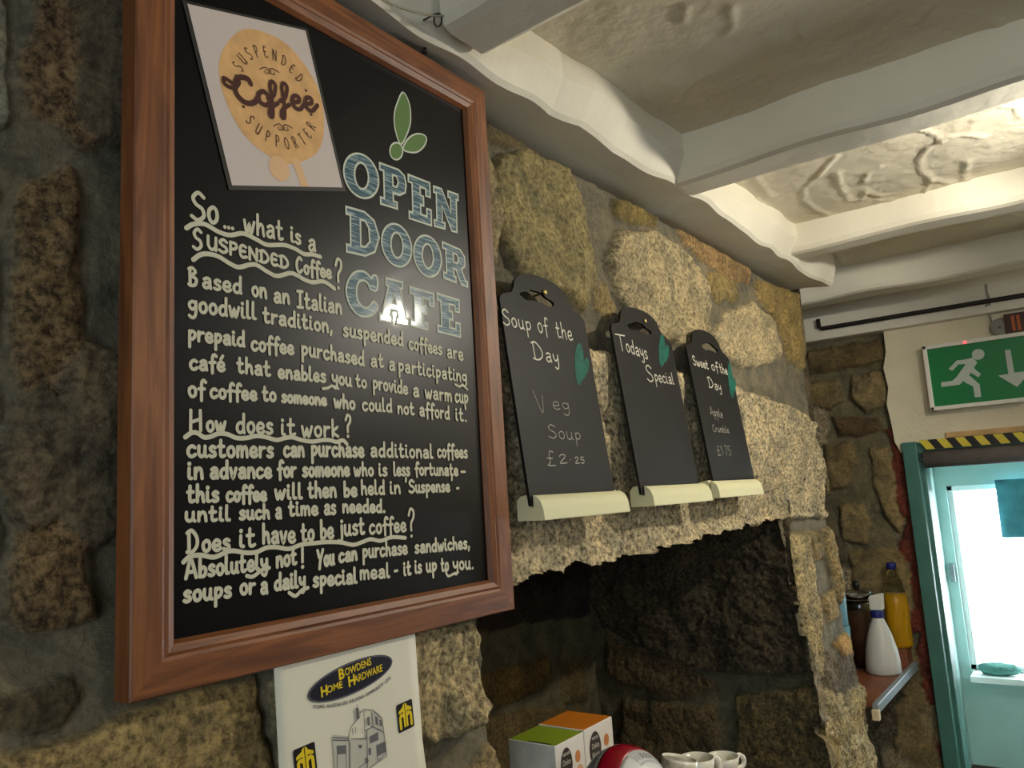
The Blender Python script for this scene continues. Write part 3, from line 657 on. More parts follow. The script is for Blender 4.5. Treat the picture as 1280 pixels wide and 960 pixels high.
LINES = [
 [(Z1, 'So', 90, 245, 305, 282, 112), (Z1, '...', 325, 305, 415, 322, 70), (Z1, 'what', 470, 335, 760, 398, 82), (Z1, 'is', 800, 402, 885, 430, 66), (Z1, 'a', 925, 468, 990, 474, 74)],
 [(Z1, 'S', 105, 458, 190, 465, 82), (Z1, 'USPENDED', 208, 452, 800, 604, 52), (Z1, 'C', 838, 620, 895, 628, 60), (Z1, 'offee', 893, 630, 1100, 668, 58), (Z1, '?', 1115, 738, 1180, 742, 120)],
 [(Z1, 'B', 75, 712, 155, 725, 72), (Z1, 'ased', 175, 727, 470, 775, 68), (Z1, 'on', 525, 785, 645, 808, 64), (Z1, 'an', 680, 832, 805, 845, 64), (Z1, 'Italian', 845, 868, 1172, 918, 66)],
 [(Z3, 'goodwill', 75, 105, 570, 165, 72), (Z3, 'tradition,', 605, 182, 1110, 262, 62), (Z2, 'suspended', 155, 280, 590, 352, 58), (Z2, 'coffees', 620, 372, 860, 416, 54), (Z2, 'are', 890, 432, 1010, 455, 55)],
 [(Z3, 'prepaid', 75, 308, 490, 356, 64), (Z3, 'coffee', 520, 380, 835, 412, 62), (Z0, 'purchased', 375, 443.4, 455.8, 457, 10.6), (Z2, 'at', 350, 496, 450, 502, 54), (Z2, 'a', 480, 521, 530, 526, 58), (Z2, 'participating', 545, 530, 1035, 610, 54)],
 [(Z3, 'café', 85, 516, 350, 530, 64), (Z3, 'that', 420, 536, 670, 565, 62), (Z3, 'enables', 710, 576, 1060, 608, 58), (Z2, 'you', 75, 612, 225, 638, 54), (Z2, 'to', 245, 636, 330, 650, 50), (Z2, 'provide', 365, 652, 620, 694, 54), (Z2, 'a', 650, 706, 700, 711, 56), (Z2, 'warm', 735, 718, 930, 745, 54), (Z2, 'cup', 945, 746, 1045, 760, 56)],
 [(Z3, 'of', 75, 706, 210, 720, 70), (Z3, 'coffee', 230, 716, 575, 735, 62), (Z3, 'to', 600, 736, 710, 742, 58), (Z3, 'someone', 735, 746, 1065, 772, 50), (Z2, 'who', 90, 782, 250, 800, 54), (Z2, 'could', 290, 806, 510, 818, 54), (Z2, 'not', 540, 828, 665, 838, 50), (Z2, 'afford', 695, 842, 915, 870, 54), (Z2, 'it.', 950, 876, 1035, 886, 52)],
 [(Z4, 'H', 95, 178, 215, 180, 92), (Z4, 'ow', 230, 185, 405, 188, 78), (Z4, 'does', 470, 196, 780, 206, 86), (Z4, 'it', 830, 214, 960, 217, 80), (Z0, 'work', 375.5, 545.2, 424.2, 545.6, 12.2), (Z0, '?', 430, 546, 440, 546, 15.5)],
 [(Z4, 'customers', 75, 388, 785, 392, 84), (Z4, 'can', 850, 386, 1030, 386, 74), (Z0, 'purchase', 387.2, 569.6, 455.5, 571, 11.6), (Z5, 'additional', 395, 258, 905, 272, 66), (Z5, 'coffees', 930, 264, 1180, 270, 60)],
 [(Z4, 'in', 80, 566, 225, 562, 82), (Z4, 'advance', 260, 560, 770, 556, 78), (Z4, 'for', 800, 552, 965, 546, 72), (Z0, 'someone', 376.3, 595.4, 437.5, 594.4, 10.6), (Z5, 'who', 262, 412, 430, 412, 60), (Z5, 'is', 460, 412, 540, 412, 60), (Z5, 'less', 580, 412, 720, 410, 60), (Z5, 'fortunate', 750, 406, 1105, 411, 56), (Z5, '-', 1118, 408, 1165, 408, 50)],
 [(Z4, 'this', 75, 752, 350, 746, 78), (Z4, 'coffee', 390, 745, 730, 740, 70), (Z4, 'will', 780, 726, 1015, 722, 70), (Z0, 'then', 383.3, 621.9, 421, 620.8, 11.2), (Z5, 'be', 180, 579, 300, 576, 66), (Z5, 'held', 320, 563, 520, 560, 64), (Z5, 'in', 550, 556, 645, 553, 60), (Z5, "'", 678, 550, 696, 549, 64), (Z5, 'Suspense', 700, 549, 1040, 538, 56), (Z5, "'", 1046, 530, 1064, 529, 58), (Z5, '-', 1085, 540, 1112, 539, 50)],
 [(Z4, 'until', 60, 906, 440, 898, 70), (Z4, 'such', 495, 890, 755, 882, 66), (Z4, 'a', 785, 880, 850, 880, 76), (Z4, 'time', 890, 860, 1140, 852, 68), (Z0, 'as', 403.6, 642.8, 420.3, 642.2, 11.2), (Z5, 'needed.', 170, 706, 525, 704, 60)],
 [(Z6, 'D', 70, 395, 190, 382, 104), (Z6, 'oes', 195, 380, 440, 362, 84), (Z6, 'it', 495, 344, 640, 335, 88), (Z6, 'have', 680, 312, 960, 305, 86), (Z6, 'to', 990, 300, 1110, 286, 82), (Z6, 'be', 1145, 276, 1265, 270, 82), (Z7, 'just', 140, 318, 360, 300, 78), (Z7, 'coffee', 385, 302, 690, 280, 70), (Z7, '?', 700, 328, 765, 322, 128)],
 [(Z6, 'Absolutely', 60, 598, 740, 515, 84), (Z6, 'not', 790, 508, 970, 476, 78), (Z6, '!', 1000, 508, 1020, 507, 92), (Z0, 'You', 395, 709.5, 418.7, 704.6, 12), (Z7, 'can', 140, 530, 300, 506, 66), (Z7, 'purchase', 330, 496, 700, 460, 66), (Z7, 'sandwiches,', 750, 456, 1200, 416, 60)],
 [(Z6, 'soups', 45, 785, 450, 740, 82), (Z6, 'or', 500, 722, 640, 712, 78), (Z6, 'a', 665, 716, 740, 710, 82), (Z6, 'daily', 775, 690, 1040, 655, 74), (Z0, 'special', 389.5, 733.4, 446.9, 728, 11.2), (Z7, 'meal', 310, 666, 560, 648, 66), (Z7, '-', 585, 632, 625, 626, 60), (Z7, 'it', 660, 635, 730, 626, 64), (Z7, 'is', 750, 616, 815, 610, 62), (Z7, 'up', 840, 606, 935, 600, 64), (Z7, 'to', 960, 602, 1030, 592, 60), (Z7, 'you.', 1055, 588, 1230, 580, 60)],
]
SWASH = {0: [(Z1, [(70, 312), (120, 285), (200, 285), (300, 340), (380, 362), (470, 350), (560, 390), (640, 430), (760, 432), (840, 460), (900, 495), (960, 498), (1015, 515)], .0062)],
 1: [(Z1, [(118, 535), (170, 500), (230, 495), (300, 515), (380, 565), (440, 588), (520, 570), (570, 575), (640, 620), (710, 650), (800, 630), (850, 645), (900, 675), (960, 695), (1040, 690), (1115, 740)], .0062)],
 4: [(Z2, [(950, 625), (980, 640), (1000, 630), (1035, 660)], .004)], 5: [(Z2, [(15, 655), (50, 650), (80, 635), (125, 655)], .004)],
 7: [(Z0, [(231, 546.5), (239, 541), (246.5, 541.5), (254, 546.5), (262, 546), (273, 542), (284, 543), (295, 547.5), (307.5, 547.5), (320, 545), (332, 546.5), (345, 550), (356, 547.5), (365, 546.7), (376, 550), (390, 552), (404, 550), (413, 550.5), (420, 552.5), (428, 550.5), (433, 555)], .0058)],
 12: [(Z0, [(228.6, 702.6), (237, 695.6), (251, 694), (267, 696.4), (282.5, 690), (292, 688.6), (307.5, 691), (320, 690), (332.5, 684.7), (345, 684), (360.6, 686), (376, 680.8), (392, 679), (407, 677.5), (425, 678), (440.6, 681), (451.5, 677.8), (462.5, 674), (475, 676), (489, 671.5), (506, 672.3)], .0058)],
 13: [(Z6, [(560, 575), (610, 580), (680, 530), (740, 510)], .005)], 14: [(Z6, [(900, 710), (950, 735), (1000, 690), (1050, 670)], .005), (Z7, [(1000, 605), (1020, 640), (1060, 625), (1100, 610)], .004)]}
for i, ln in enumerate(LINES):
    ink = Ink(BP)
    for z, s, x0, y0, x1, y1, xh in ln:
        a, b = z(x0, y0), z(x1, y1)
        wd = .0052 if s in ('So',) else (.0046 if i in (12, 8, 9, 10, 13, 14) else .0043)
        if i >= 1 and a[0] > 430: wd *= .9
        word(ink, BP, s, *a, *b, xh/KZ[z], wd)
    for z, pts, w in SWASH.get(i, ()): ink.stroke(poly_px(BP, pts, z), w)
    ink.obj('handwriting_line', CHALK, cb)
# the big sketched slab letters and the sprig above them
def ell(cx, cy, rx, ry, k=26, ccw=True): return [(cx+rx*math.cos(2*math.pi*i/k), cy+ry*math.sin(2*math.pi*i/k)) for i in range(k)]
SL = {
 'O': ([ell(.5, .5, .5, .5)], [ell(.5, .5, .2, .3)]),
 'D': ([[(0, 0), (.55, 0), (.85, .14), (1, .5), (.85, .86), (.55, 1), (0, 1), (0, .84), (.12, .84), (.12, .16), (0, .16)]], [[(.42, .2), (.42, .8), (.56, .8), (.68, .66), (.7, .34), (.56, .2)]]),
 'P': ([[(0, 0), (.62, 0), (.62, .16), (.48, .16), (.48, .36), (.72, .36), (.95, .48), (1, .68), (.94, .9), (.72, 1), (0, 1), (0, .84), (.14, .84), (.14, .16), (0, .16)]], [[(.48, .54), (.48, .82), (.62, .82), (.7, .68), (.62, .54)]]),
 'E': ([[(0, 0), (1, 0), (1, .36), (.8, .36), (.8, .18), (.52, .18), (.52, .4), (.66, .4), (.66, .62), (.52, .62), (.52, .82), (.78, .82), (.78, .66), (.98, .66), (.98, 1), (0, 1), (0, .84), (.16, .84), (.16, .16), (0, .16)]], []),
 'F': ([[(0, 0), (.7, 0), (.7, .16), (.52, .16), (.52, .4), (.68, .4), (.68, .62), (.52, .62), (.52, .82), (.8, .82), (.8, .66), (1, .66), (1, 1), (0, 1), (0, .84), (.16, .84), (.16, .16), (0, .16)]], []),
 'N': ([[(0, 0), (.42, 0), (.42, .15), (.32, .15), (.32, .58), (.7, 0), (.92, 0), (.92, .85), (1, .85), (1, 1), (.58, 1), (.58, .85), (.68, .85), (.68, .45), (.32, 1), (0, 1), (0, .85), (.1, .85), (.1, .15), (0, .15)]], []),
 'R': ([[(0, 0), (.52, 0), (.52, .16), (.44, .16), (.44, .38), (.54, .38), (.74, 0), (1.02, 0), (1.02, .15), (.94, .15), (.78, .44), (.94, .58), (.94, .84), (.76, 1), (0, 1), (0, .84), (.13, .84), (.13, .16), (0, .16)]], [[(.44, .56), (.44, .82), (.6, .82), (.68, .7), (.6, .56)]]),
 'C': ([[(.98, .66), (.98, .96), (.84, .96), (.8, .9), (.55, 1), (.25, .92), (.05, .68), (0, .45), (.1, .2), (.32, .02), (.6, 0), (.86, .1), (1, .28), (.86, .38), (.7, .22), (.52, .2), (.36, .32), (.32, .52), (.38, .72), (.54, .8), (.7, .74), (.76, .64)]], []),
 'A': ([[(0, 0), (.42, 0), (.42, .16), (.36, .16), (.4, .3), (.6, .3), (.64, .16), (.58, .16), (.58, 0), (1, 0), (1, .16), (.92, .16), (.7, .84), (.78, .84), (.78, 1), (.22, 1), (.22, .84), (.3, .84), (.08, .16), (0, .16)]], [[(.44, .46), (.5, .7), (.56, .46)]]),
}
ZL = zf(380, 90, 2.743)
LET = [('O', (135, 263), (135, 415), (255, 447)), ('P', (258, 312), (262, 452), (352, 480)), ('E', (356, 352), (360, 502), (436, 527)), ('N', (443, 392), (446, 528), (530, 552)),
       ('D', (143, 462), (145, 616), (258, 642)), ('O', (265, 506), (265, 652), (368, 680)), ('O', (375, 547), (375, 688), (470, 714)), ('R', (473, 583), (478, 706), (558, 737)),
       ('C', (143, 668), (143, 825), (252, 848)), ('A', (258, 702), (258, 852), (358, 871)), ('F', (362, 737), (365, 870), (446, 890)), ('E', (455, 760), (458, 890), (535, 909))]
def hatch_mat():
    m = bpy.data.materials.new('sketched_teal_fill'); m.use_nodes = True; nt = m.node_tree; b = nt.nodes['Principled BSDF']
    N = nt.nodes.new; L = nt.links.new
    tc = N('ShaderNodeTexCoord'); mp = N('ShaderNodeMapping'); mp.inputs['Rotation'].default_value = (0, math.radians(-40), 0)
    mp.inputs['Scale'].default_value = (26, 1, 420)
    n = N('ShaderNodeTexNoise'); n.inputs['Scale'].default_value = 1; n.inputs['Detail'].default_value = 2
    r = N('ShaderNodeValToRGB'); r.color_ramp.elements[0].position = .42; r.color_ramp.elements[1].position = .62
    r.color_ramp.elements[0].color = (*lin((24, 66, 84)), 1); r.color_ramp.elements[1].color = (*lin((150, 170, 168)), 1)
    e = r.color_ramp.elements.new(.52); e.color = (*lin((38, 92, 112)), 1)
    L(tc.outputs['Object'], mp.inputs['Vector']); L(mp.outputs['Vector'], n.inputs['Vector']); L(n.outputs['Fac'], r.inputs['Fac'])
    L(r.outputs['Color'], b.inputs['Base Color']); b.inputs['Roughness'].default_value = .55; b.inputs['Coat Weight'].default_value = .35; b.inputs['Coat Roughness'].default_value = .1
    return m
HATCH = hatch_mat()
for ch, tl, bl, br in LET:
    TL, BL, BR = (BP.px(*ZL(*q)) for q in (tl, bl, br)); ex, ey = BR-BL, TL-BL
    T = lambda q: BL+ex*q[0]+ey*q[1]
    ink = Ink(BP)
    outer, holes = SL[ch]; outer = [T(q) for q in outer[0]]; holes = [[T(q) for q in h] for h in holes]
    if ch == 'C': outer = [Vector((p.x, p.y)) for p in smoothline([(q.x, q.y, 0) for q in outer], 3, True)]
    ink.poly(outer, holes, 0, .0005)
    for l in [outer, *holes]: ink.stroke(l, .0034, 1, closed=True, smooth=(ch == 'O'), lift=.0009)
    ink.obj('slab_letter', [HATCH, OUTL], cb)
ink = Ink(BP)
for pts in ([(338, 70), (318, 108), (308, 150), (312, 200), (330, 248), (350, 218), (364, 170), (360, 110)], [(338, 262), (360, 225), (392, 212), (418, 224), (412, 252), (388, 274), (358, 275)], [(315+22*math.cos(a), 272+29*math.sin(a)) for a in np.linspace(0, 2*math.pi, 16)[:-1]]):
    q = poly_px(BP, pts, ZL); q = [Vector((p.x, p.y)) for p in smoothline([(p.x, p.y, 0) for p in q], 4, True)]
    ink.poly(q, (), 0, .0005); ink.stroke(q, .0028, 1, closed=True, smooth=False, lift=.0009)
ink.obj('painted_sprig', [LEAFG, OUTL], cb)

# the coffee supporter notice stuck on the board
TL, TR, BL_ = (BP.px(*q) for q in ((233, 5.5), (385.5, 40), (280, 233)))
Ud = (TR-TL).normalized(); pw, ph = .200, .238
NP = Plane((TL.x, PB-.0022, TL.y), (Ud.x, 0, Ud.y), (-Ud.y, 0, Ud.x))
nt_ = thing('paper_notice', 'tilted white notice with an orange coffee-stain ring and brown lettering', 'notice', (TL.x+.1, PB-.001, BZ1-.36))
lam = Ink(NP, -.0006); lam.poly([(-.006, .004), (pw+.006, .004), (pw+.006, -ph-.006), (-.006, -ph-.006)])
lam.obj('laminate_border', mat('dark_laminate_edge', (58, 56, 52), .4, .5), nt_)
pp = Ink(NP, 0); pp.poly([(0, 0), (pw, 0), (pw, -ph), (0, -ph)]); pp.obj('paper', PAPER, nt_)
STAIN = mat('orange_coffee_stain', (226, 178, 120), .65, .3, noise=.14, nscale=45); STAIN2 = mat('pale_coffee_stain', (232, 190, 146), .65, .3)
BROWN = mat('brown_print', (82, 50, 42), .6, .3)
cx, cy = .110, -.110
ink = Ink(NP, .0003)
ink.poly([(cx+.089*(1+.012*math.sin(a*5))*math.cos(a), cy+.095*(1+.014*math.sin(a*7+1))*math.sin(a)) for a in np.linspace(0, 2*math.pi, 49)[:-1]])
ink.disc((.086, -.213), .018, 20, 1, .0005); ink.poly([(.112, -.198), (.126, -.198), (.133, -.238), (.118, -.238)], (), 1, .0005)
ink.obj('coffee_stain', [STAIN, STAIN2], nt_)
ink = Ink(NP, .0008)
def arc_text(s, r, a0, a1, h, w, inward):
    n = len(s)
    for i, c in enumerate(s):
        a = a0+(a1-a0)*i/(n-1); g = G[c]
        er = Vector((math.cos(a), math.sin(a))); et = Vector((math.sin(a), -math.cos(a)))
        if inward: er, et = -er, -et
        b = Vector((cx, cy))+Vector((math.cos(a), math.sin(a)))*r
        for stq in g[1]: ink.stroke([b+et*((x-g[0]/2)*h*.42)+er*(y/1.75*h) for x, y in stq], w)
arc_text('SUSPENDED', .056, math.radians(146), math.radians(32), .017, .0013, False)
arc_text('SUPPORTER', .074, math.radians(214), math.radians(326), .017, .0013, True)
for a in (162, 16, 199, 341): ink.disc((cx+.064*math.cos(math.radians(a)), cy+.060*math.sin(math.radians(a))), .002)
for yy in (.037, -.043):
    for sx in (-1, 1): ink.stroke([(cx+sx*.017, cy+yy), (cx+sx*.011, cy+yy+.003), (cx+sx*.004, cy+yy+.004), (cx+sx*.002, cy+yy-.003), (cx+sx*.008, cy+yy-.004), (cx+sx*.008, cy+yy)], .0012)
ink.stroke([(cx, cy+.041), (cx, cy+.033)], .001); ink.stroke([(cx, cy-.048), (cx, cy-.040)], .001)
# script word
sc_ = .021; bx, by = .037, -.124
SCR = [(0, [(.1, 1.2), (-.25, 1.5), (-.3, 1.05), (.1, .85), (.45, 1.3), (.4, 1.75)], .25), (0, [(1.05, 1.35), (.95, 1.72), (.5, 1.7), (.2, 1.1), (.2, .45), (.55, .02), (1.0, .1), (1.3, .5)], .34),
       (1.28, [(.3, .9), (.05, .65), (.05, .2), (.3, .02), (.55, .2), (.6, .6), (.42, .88), (.3, .9)], .3), (1.8, [(.0, .5), (.35, .7), (.6, 1.5), (.45, 1.8), (.28, 1.4), (.22, .4), (.05, -.6), (-.12, -.65), (.0, -.2), (.5, .25)], .26),
       (2.45, [(.0, .4), (.35, .7), (.6, 1.5), (.45, 1.8), (.28, 1.4), (.22, .4), (.05, -.6), (-.12, -.65), (.0, -.2), (.5, .25)], .26), (3.1, [(.05, .4), (.45, .55), (.5, .85), (.25, .88), (.05, .5), (.15, .1), (.4, .02), (.75, .4)], .28), (3.85, [(.05, .4), (.45, .55), (.5, .85), (.25, .88), (.05, .5), (.15, .1), (.4, .02), (.8, .45)], .28)]
for dx, pts, w in SCR: ink.stroke([(bx+(dx+x)*sc_*1.62*.95, by+(y if y < 1 else 1+(y-1)*.8)*sc_*1.05) for x, y in pts], w*sc_*1.1)
ink.obj('notice_lettering', BROWN, nt_)

# ================================================================== MENU BOARDS
def menu_board(label, tray_px, board_px, arch, slot, yt, yb, words, leaf, z_tray):
    """tray_px: front lower left / right; board_px: lower left, lower right, shoulder right (all on the slanted board)"""
    yf = yb-.026                                            # tray front
    L, R_ = onY(*tray_px[0], yf).x, onY(*tray_px[1], yf).x
    zb = EYE+z_tray
    root = thing('menu_board', label, 'menu board', ((L+R_)/2, yb, zb), 'paddle shaped menu boards on the stone lintel')
    # tray: rounded front, notch for the board, along x
    pr = [(.034, 0), (.034, .036), (.026, .045), (.006, .048), (.0035, .046), (.0035, .024), (-.0035, .024), (-.0035, .046), (-.010, .044), (-.019, .036), (-.0245, .022), (-.027, .0)]
    vs, fs = [], []; k = len(pr)
    for x in (L, R_):
        for d, z in pr: vs.append((x, yb+d, zb+z))
    for i in range(k): fs.append((i, (i+1) % k, k+(i+1) % k, k+i))
    bm = bmesh.new(); vv = [bm.verts.new(v) for v in vs]
    for f in fs: bm.faces.new([vv[i] for i in f])
    bm.faces.new(vv[:k]); bm.faces.new(vv[k:]); bmesh.ops.recalc_face_normals(bm, faces=bm.faces)
    bmesh.ops.bevel(bm, geom=[e for e in bm.edges if abs(e.verts[0].co.x-e.verts[1].co.x) > .1 and e.verts[0].co.y < yb-.005], offset=.0015, segments=2, affect='EDGES')
    bmobj('tray', bm, CREAM, root)
    z0, z1 = zb+.027, EYE+.47
    pl = Plane((0, yb-.003, z0), (1, 0, 0), (0, yt-yb, z1-z0))
    bl, br = pl.px(*board_px[0]), pl.px(*board_px[1]); sr = pl.px(*board_px[2])
    sl = pl.px(*board_px[3])
    x0 = min(bl.x, sl.x)*.5+max(bl.x, sl.x)*.5; x1 = (br.x+sr.x)/2; hs = (sr.y+sl.y)/2
    wdt = x1-x0; cxm = (x0+x1)/2; at_ = pl.px(*arch).y
    rw = wdt*.32
    half = [(x1, -.0), (x1, hs-.012), (x1-.006, hs-.003), (x1-.018, hs+.002), (cxm+rw+.012, hs+.010), (cxm+rw+.002, hs+.022)]
    n_a = 12
    for i in range(1, n_a):
        a = math.pi*i/n_a/2+0
        half.append((cxm+rw*math.cos(a)**.85, hs+.024+(at_-hs-.024)*math.sin(a)))
    pts = half+[(cxm, at_)]+[(2*cxm-x, y) for x, y in half[::-1]]
    # slot
    s0, s1 = pl.px(*slot[0]), pl.px(*slot[1]); sh = slot[2]
    scx, scy = (s0.x+s1.x)/2, (s0.y+s1.y)/2; sw = abs(s1.x-s0.x)/2
    hol = [(scx+sw*math.cos(a), scy+sh*math.sin(a)-.0 + (0.006 if abs(math.cos(a)) < .5 else 0)) for a in np.linspace(0, 2*math.pi, 21)[:-1]]
    T = .006
    loops = [[Vector((x, y, 0)) for x, y in pts], [Vector((x, y, 0)) for x, y in hol]]
    flat = [q for l in loops for q in l]; tris = tessellate_polygon(loops)
    vs = [pl.at(q.x, q.y, 0) for q in flat]+[pl.at(q.x, q.y, -T) for q in flat]; n = len(flat); fs = []
    for t in tris: fs += [t, tuple(i+n for i in t[::-1])]
    off = 0
    for l in loops:
        m = len(l)
        for i in range(m): fs.append((off+i, off+(i+1) % m, n+off+(i+1) % m, n+off+i))
        off += m
    bm = bmesh.new(); vv = [bm.verts.new(v) for v in vs]
    for f in fs:
        try: bm.faces.new([vv[i] for i in f])
        except ValueError: pass
    bmesh.ops.recalc_face_normals(bm, faces=bm.faces); bmobj('slate_panel', bm, SLATE, root)
    for s, a0, b0, a1, b1, xh, w, faint in words:
        ink = Ink(pl); word(ink, pl, s, a0, b0, a1, b1, xh, w); ink.obj('faint_chalk_word' if faint else 'chalk_word', CHALKF if faint else CHALKT, root)
    lk = Ink(pl, .0005)
    for q in leaf: lk.poly([Vector((p.x, p.y)) for p in smoothline([(v.x, v.y, 0) for v in poly_px(pl, q)], 3, True)])
    lk.obj('painted_leaf', TEALP, root)
    return root, pl
ZM = zf(600, 320, 2.666); ZS = zf(620, 380, 4.364)
def zw(z, k, s, x0, y0, x1, y1, xh, w, faint=False): return (s, *z(x0, y0), *z(x1, y1), xh/k, w, faint)
m1, pl1 = menu_board('largest paddle menu board reading Soup of the Day, beside the wooden frame', (ZM(215, 872), (787, 633)), (ZM(165, 790), ZM(455, 757), ZM(332, 192), ZM(62, 130)), ZM(172, 60), (ZM(132, 128), ZM(248, 160), .012), .899, .846,
  [zw(ZS, 4.364, 'Soup', 35, 110, 195, 150, 48, .0032), zw(ZS, 4.364, 'of', 228, 152, 288, 168, 50, .0032), zw(ZS, 4.364, 'the', 330, 180, 420, 200, 48, .0032), zw(ZS, 4.364, 'D', 200, 300, 265, 318, 56, .0032), zw(ZS, 4.364, 'ay', 272, 312, 345, 328, 46, .0032),
   zw(ZS, 4.364, 'V', 215, 585, 285, 600, 64, .0016, True), zw(ZS, 4.364, 'eg', 310, 572, 402, 585, 42, .0016, True), zw(ZS, 4.364, 'Soup', 285, 730, 465, 745, 42, .0018, True), zw(ZS, 4.364, '£', 280, 880, 330, 882, 46, .002, True), zw(ZS, 4.364, '2', 345, 868, 390, 868, 28, .002, True), zw(ZS, 4.364, '·', 400, 866, 418, 866, 30, .002, True), zw(ZS, 4.364, '25', 430, 868, 485, 870, 20, .002, True)],
  [[ZS(*q) for q in [(452, 212), (432, 260), (430, 330), (440, 430), (462, 435), (476, 360), (474, 260)]], [ZS(*q) for q in [(470, 360), (485, 300), (502, 300), (505, 350), (490, 390), (466, 415)]]], -.040)
m2, pl2 = menu_board('middle paddle menu board reading Todays Special, blank below', (ZM(582, 832), (891, 624)), (ZM(540, 757), ZM(740, 747), ZM(622, 270), ZM(428, 232)), ZM(510, 171), (ZM(490, 225), ZM(573, 262), .012), .899, .846,
  [zw(ZM, 2.666, 'T', 458, 312, 490, 320, 30, .0032), zw(ZM, 2.666, 'odays', 488, 318, 560, 345, 26, .0032), zw(ZM, 2.666, 'S', 556, 415, 580, 422, 30, .0032), zw(ZM, 2.666, 'pecial', 583, 418, 648, 428, 22, .003)],
  [[ZM(*q) for q in [(604, 262), (597, 290), (597, 350), (606, 370), (616, 340), (614, 280)]], [ZM(*q) for q in [(612, 345), (618, 300), (628, 302), (628, 330), (618, 355)]]], -.033)
m3, pl3 = menu_board('smallest looking paddle menu board reading Sweet of the Day, farthest along the wall', (ZM(800, 800), (955, 620)), (ZM(770, 745), ZM(906, 743), ZM(836, 335), ZM(693, 300)), ZM(748, 249), (ZM(738, 295), ZM(795, 322), .012), .899, .846,
  [zw(ZM, 2.666, 'Sweet', 710, 362, 762, 378, 17, .003), zw(ZM, 2.666, 'of', 772, 380, 796, 388, 18, .003), zw(ZM, 2.666, 'the', 800, 388, 826, 396, 17, .003), zw(ZM, 2.666, 'D', 762, 438, 780, 442, 20, .0026), zw(ZM, 2.666, 'ay', 783, 445, 805, 450, 18, .0026),
   zw(ZM, 2.666, 'Apple', 768, 530, 810, 540, 16, .002, True), zw(ZM, 2.666, 'Crumble', 776, 585, 830, 590, 13, .002, True), zw(ZM, 2.666, '£1·75', 792, 664, 838, 664, 18, .002, True)],
  [[ZM(*q) for q in [(830, 350), (826, 390), (832, 450), (842, 475), (846, 440), (838, 380)]], [ZM(*q) for q in [(842, 440), (846, 405), (852, 420), (850, 450)]]], -.028)
for pl, q, lab in ((pl1, ZM(212, 122), 'small brass nail head above the handle slot of the soup board'), (pl2, ZM(547, 218), 'small brass nail head above the handle slot of the specials board')):
    p = pl.px(*q); c = pl.at(p.x, p.y, .003)
    o = lathe('brass_nail', [(.0022, -.03), (.0022, 0), (.0055, 0), (.0055, .001), (.004, .003), (.0018, .0022), (0, .002)], c, mat('brass', (214, 190, 110), .3, metal=.9), None, 16, (0, -1, .1))
    tag(o, lab, 'nail')

# ================================================================== CALENDAR under the board
CP = Plane((.655, .872, EYE-.15), (1, 0, .045), (.045, 0, 1))
cal = thing('wall_calendar', 'white calendar sheet with yellow and black shop badge hanging below the big blackboard', 'calendar', (.8, .88, EYE-.6))
CALP = mat('cream_calendar_paper', (236, 230, 208), .5, .4)
q0, q1 = CP.px(342, 850), CP.px(519, 800)
cl_, crr = CP.px(345, 880).x, CP.px(523, 850).x
vs, fs = [], []; NU, NV = 14, 22
for j in range(NV+1):
    for i in range(NU+1):
        u = cl_+(crr-cl_)*i/NU; v = -.45*j/NV-.022
        d = .010*max(0, (i/NU-.85)/.15)**2*max(0, (j/NV-.42)/.3)+.002*math.sin(i*.7)*j/NV
        vs.append(CP.at(u+.012*max(0, j/NV-.45)*(i/NU), v, d))
for j in range(NV):
    for i in range(NU): a = j*(NU+1)+i; fs.append((a, a+NU+1, a+NU+2, a+1))
o = mesh('sheet', vs, fs, CALP, cal, True); md = o.modifiers.new('thickness', 'SOLIDIFY'); md.thickness = .0012; md.offset = -1
NAVY = mat('navy_print', (24, 22, 40), .5, .4); YEL = mat('yellow_print', (236, 208, 40), .5, .4); INK = mat('black_print', (30, 28, 32), .5, .4); GREYI = mat('grey_ink_wash', (200, 196, 182), .6, .3); INKM = mat('mid_grey_ink', (110, 108, 108), .6, .3); LILAC = mat('oval_border_print', (110, 108, 124), .5)
ca_, cb_ = CP.px(383.7, 870.5), CP.px(489.5, 826); cc_ = (ca_+cb_)/2; ax = (cb_-ca_)/2
rot = math.atan2(ax.y, ax.x); ra = ax.length; rb = abs(CP.px(436, 827).y-CP.px(436, 868).y)/2
LF = .0016
ink = Ink(CP, LF); ink.disc(cc_, ra, 48, 0, LF, rb, rot); ink.disc(cc_, ra*.985, 48, 1, LF+.0003, rb*.955, rot); ink.disc(cc_, ra*.965, 48, 2, LF+.0006, rb*.90, rot)
bd = ink.obj('oval_badge', [INK, LILAC, NAVY], cal)
ZC = zf(310, 760, 4)
def caps(s, p0, p1, h0, bold):                       # small capitals, base line p0 -> p1 in zoom pixels
    a, b = CP.px(*ZC(*p0)), CP.px(*ZC(*p1)); s_ = (CP.px(ZC(*p0)[0], ZC(*p0)[1]-h0/4).y-a.y)
    ang = math.atan2(b.y-a.y, b.x-a.x); L = (b-a).length
    w0 = .80*s_; t = text_mesh('badge_lettering', s[0], s_*1.38, CP, a.x, a.y, ang, YEL, bd, LF+.001, .0006, .95)
    r = text_mesh('badge_lettering', s[1:], s_*.98, CP, a.x+math.cos(ang)*w0, a.y+math.sin(ang)*w0+s_*.12, ang, YEL, bd, LF+.001, .0002, 1)
    xs = [(v.co-CP.at(a.x, a.y)).dot(CP.U*math.cos(ang)+CP.V*math.sin(ang)) for v in r.data.vertices]
    k = (L-w0)/(max(xs)-w0); d = CP.U*math.cos(ang)+CP.V*math.sin(ang); o = CP.at(a.x+math.cos(ang)*w0, a.y+math.sin(ang)*w0)
    for v in r.data.vertices: q = (v.co-o).dot(d); v.co += d*(q*(k-1))
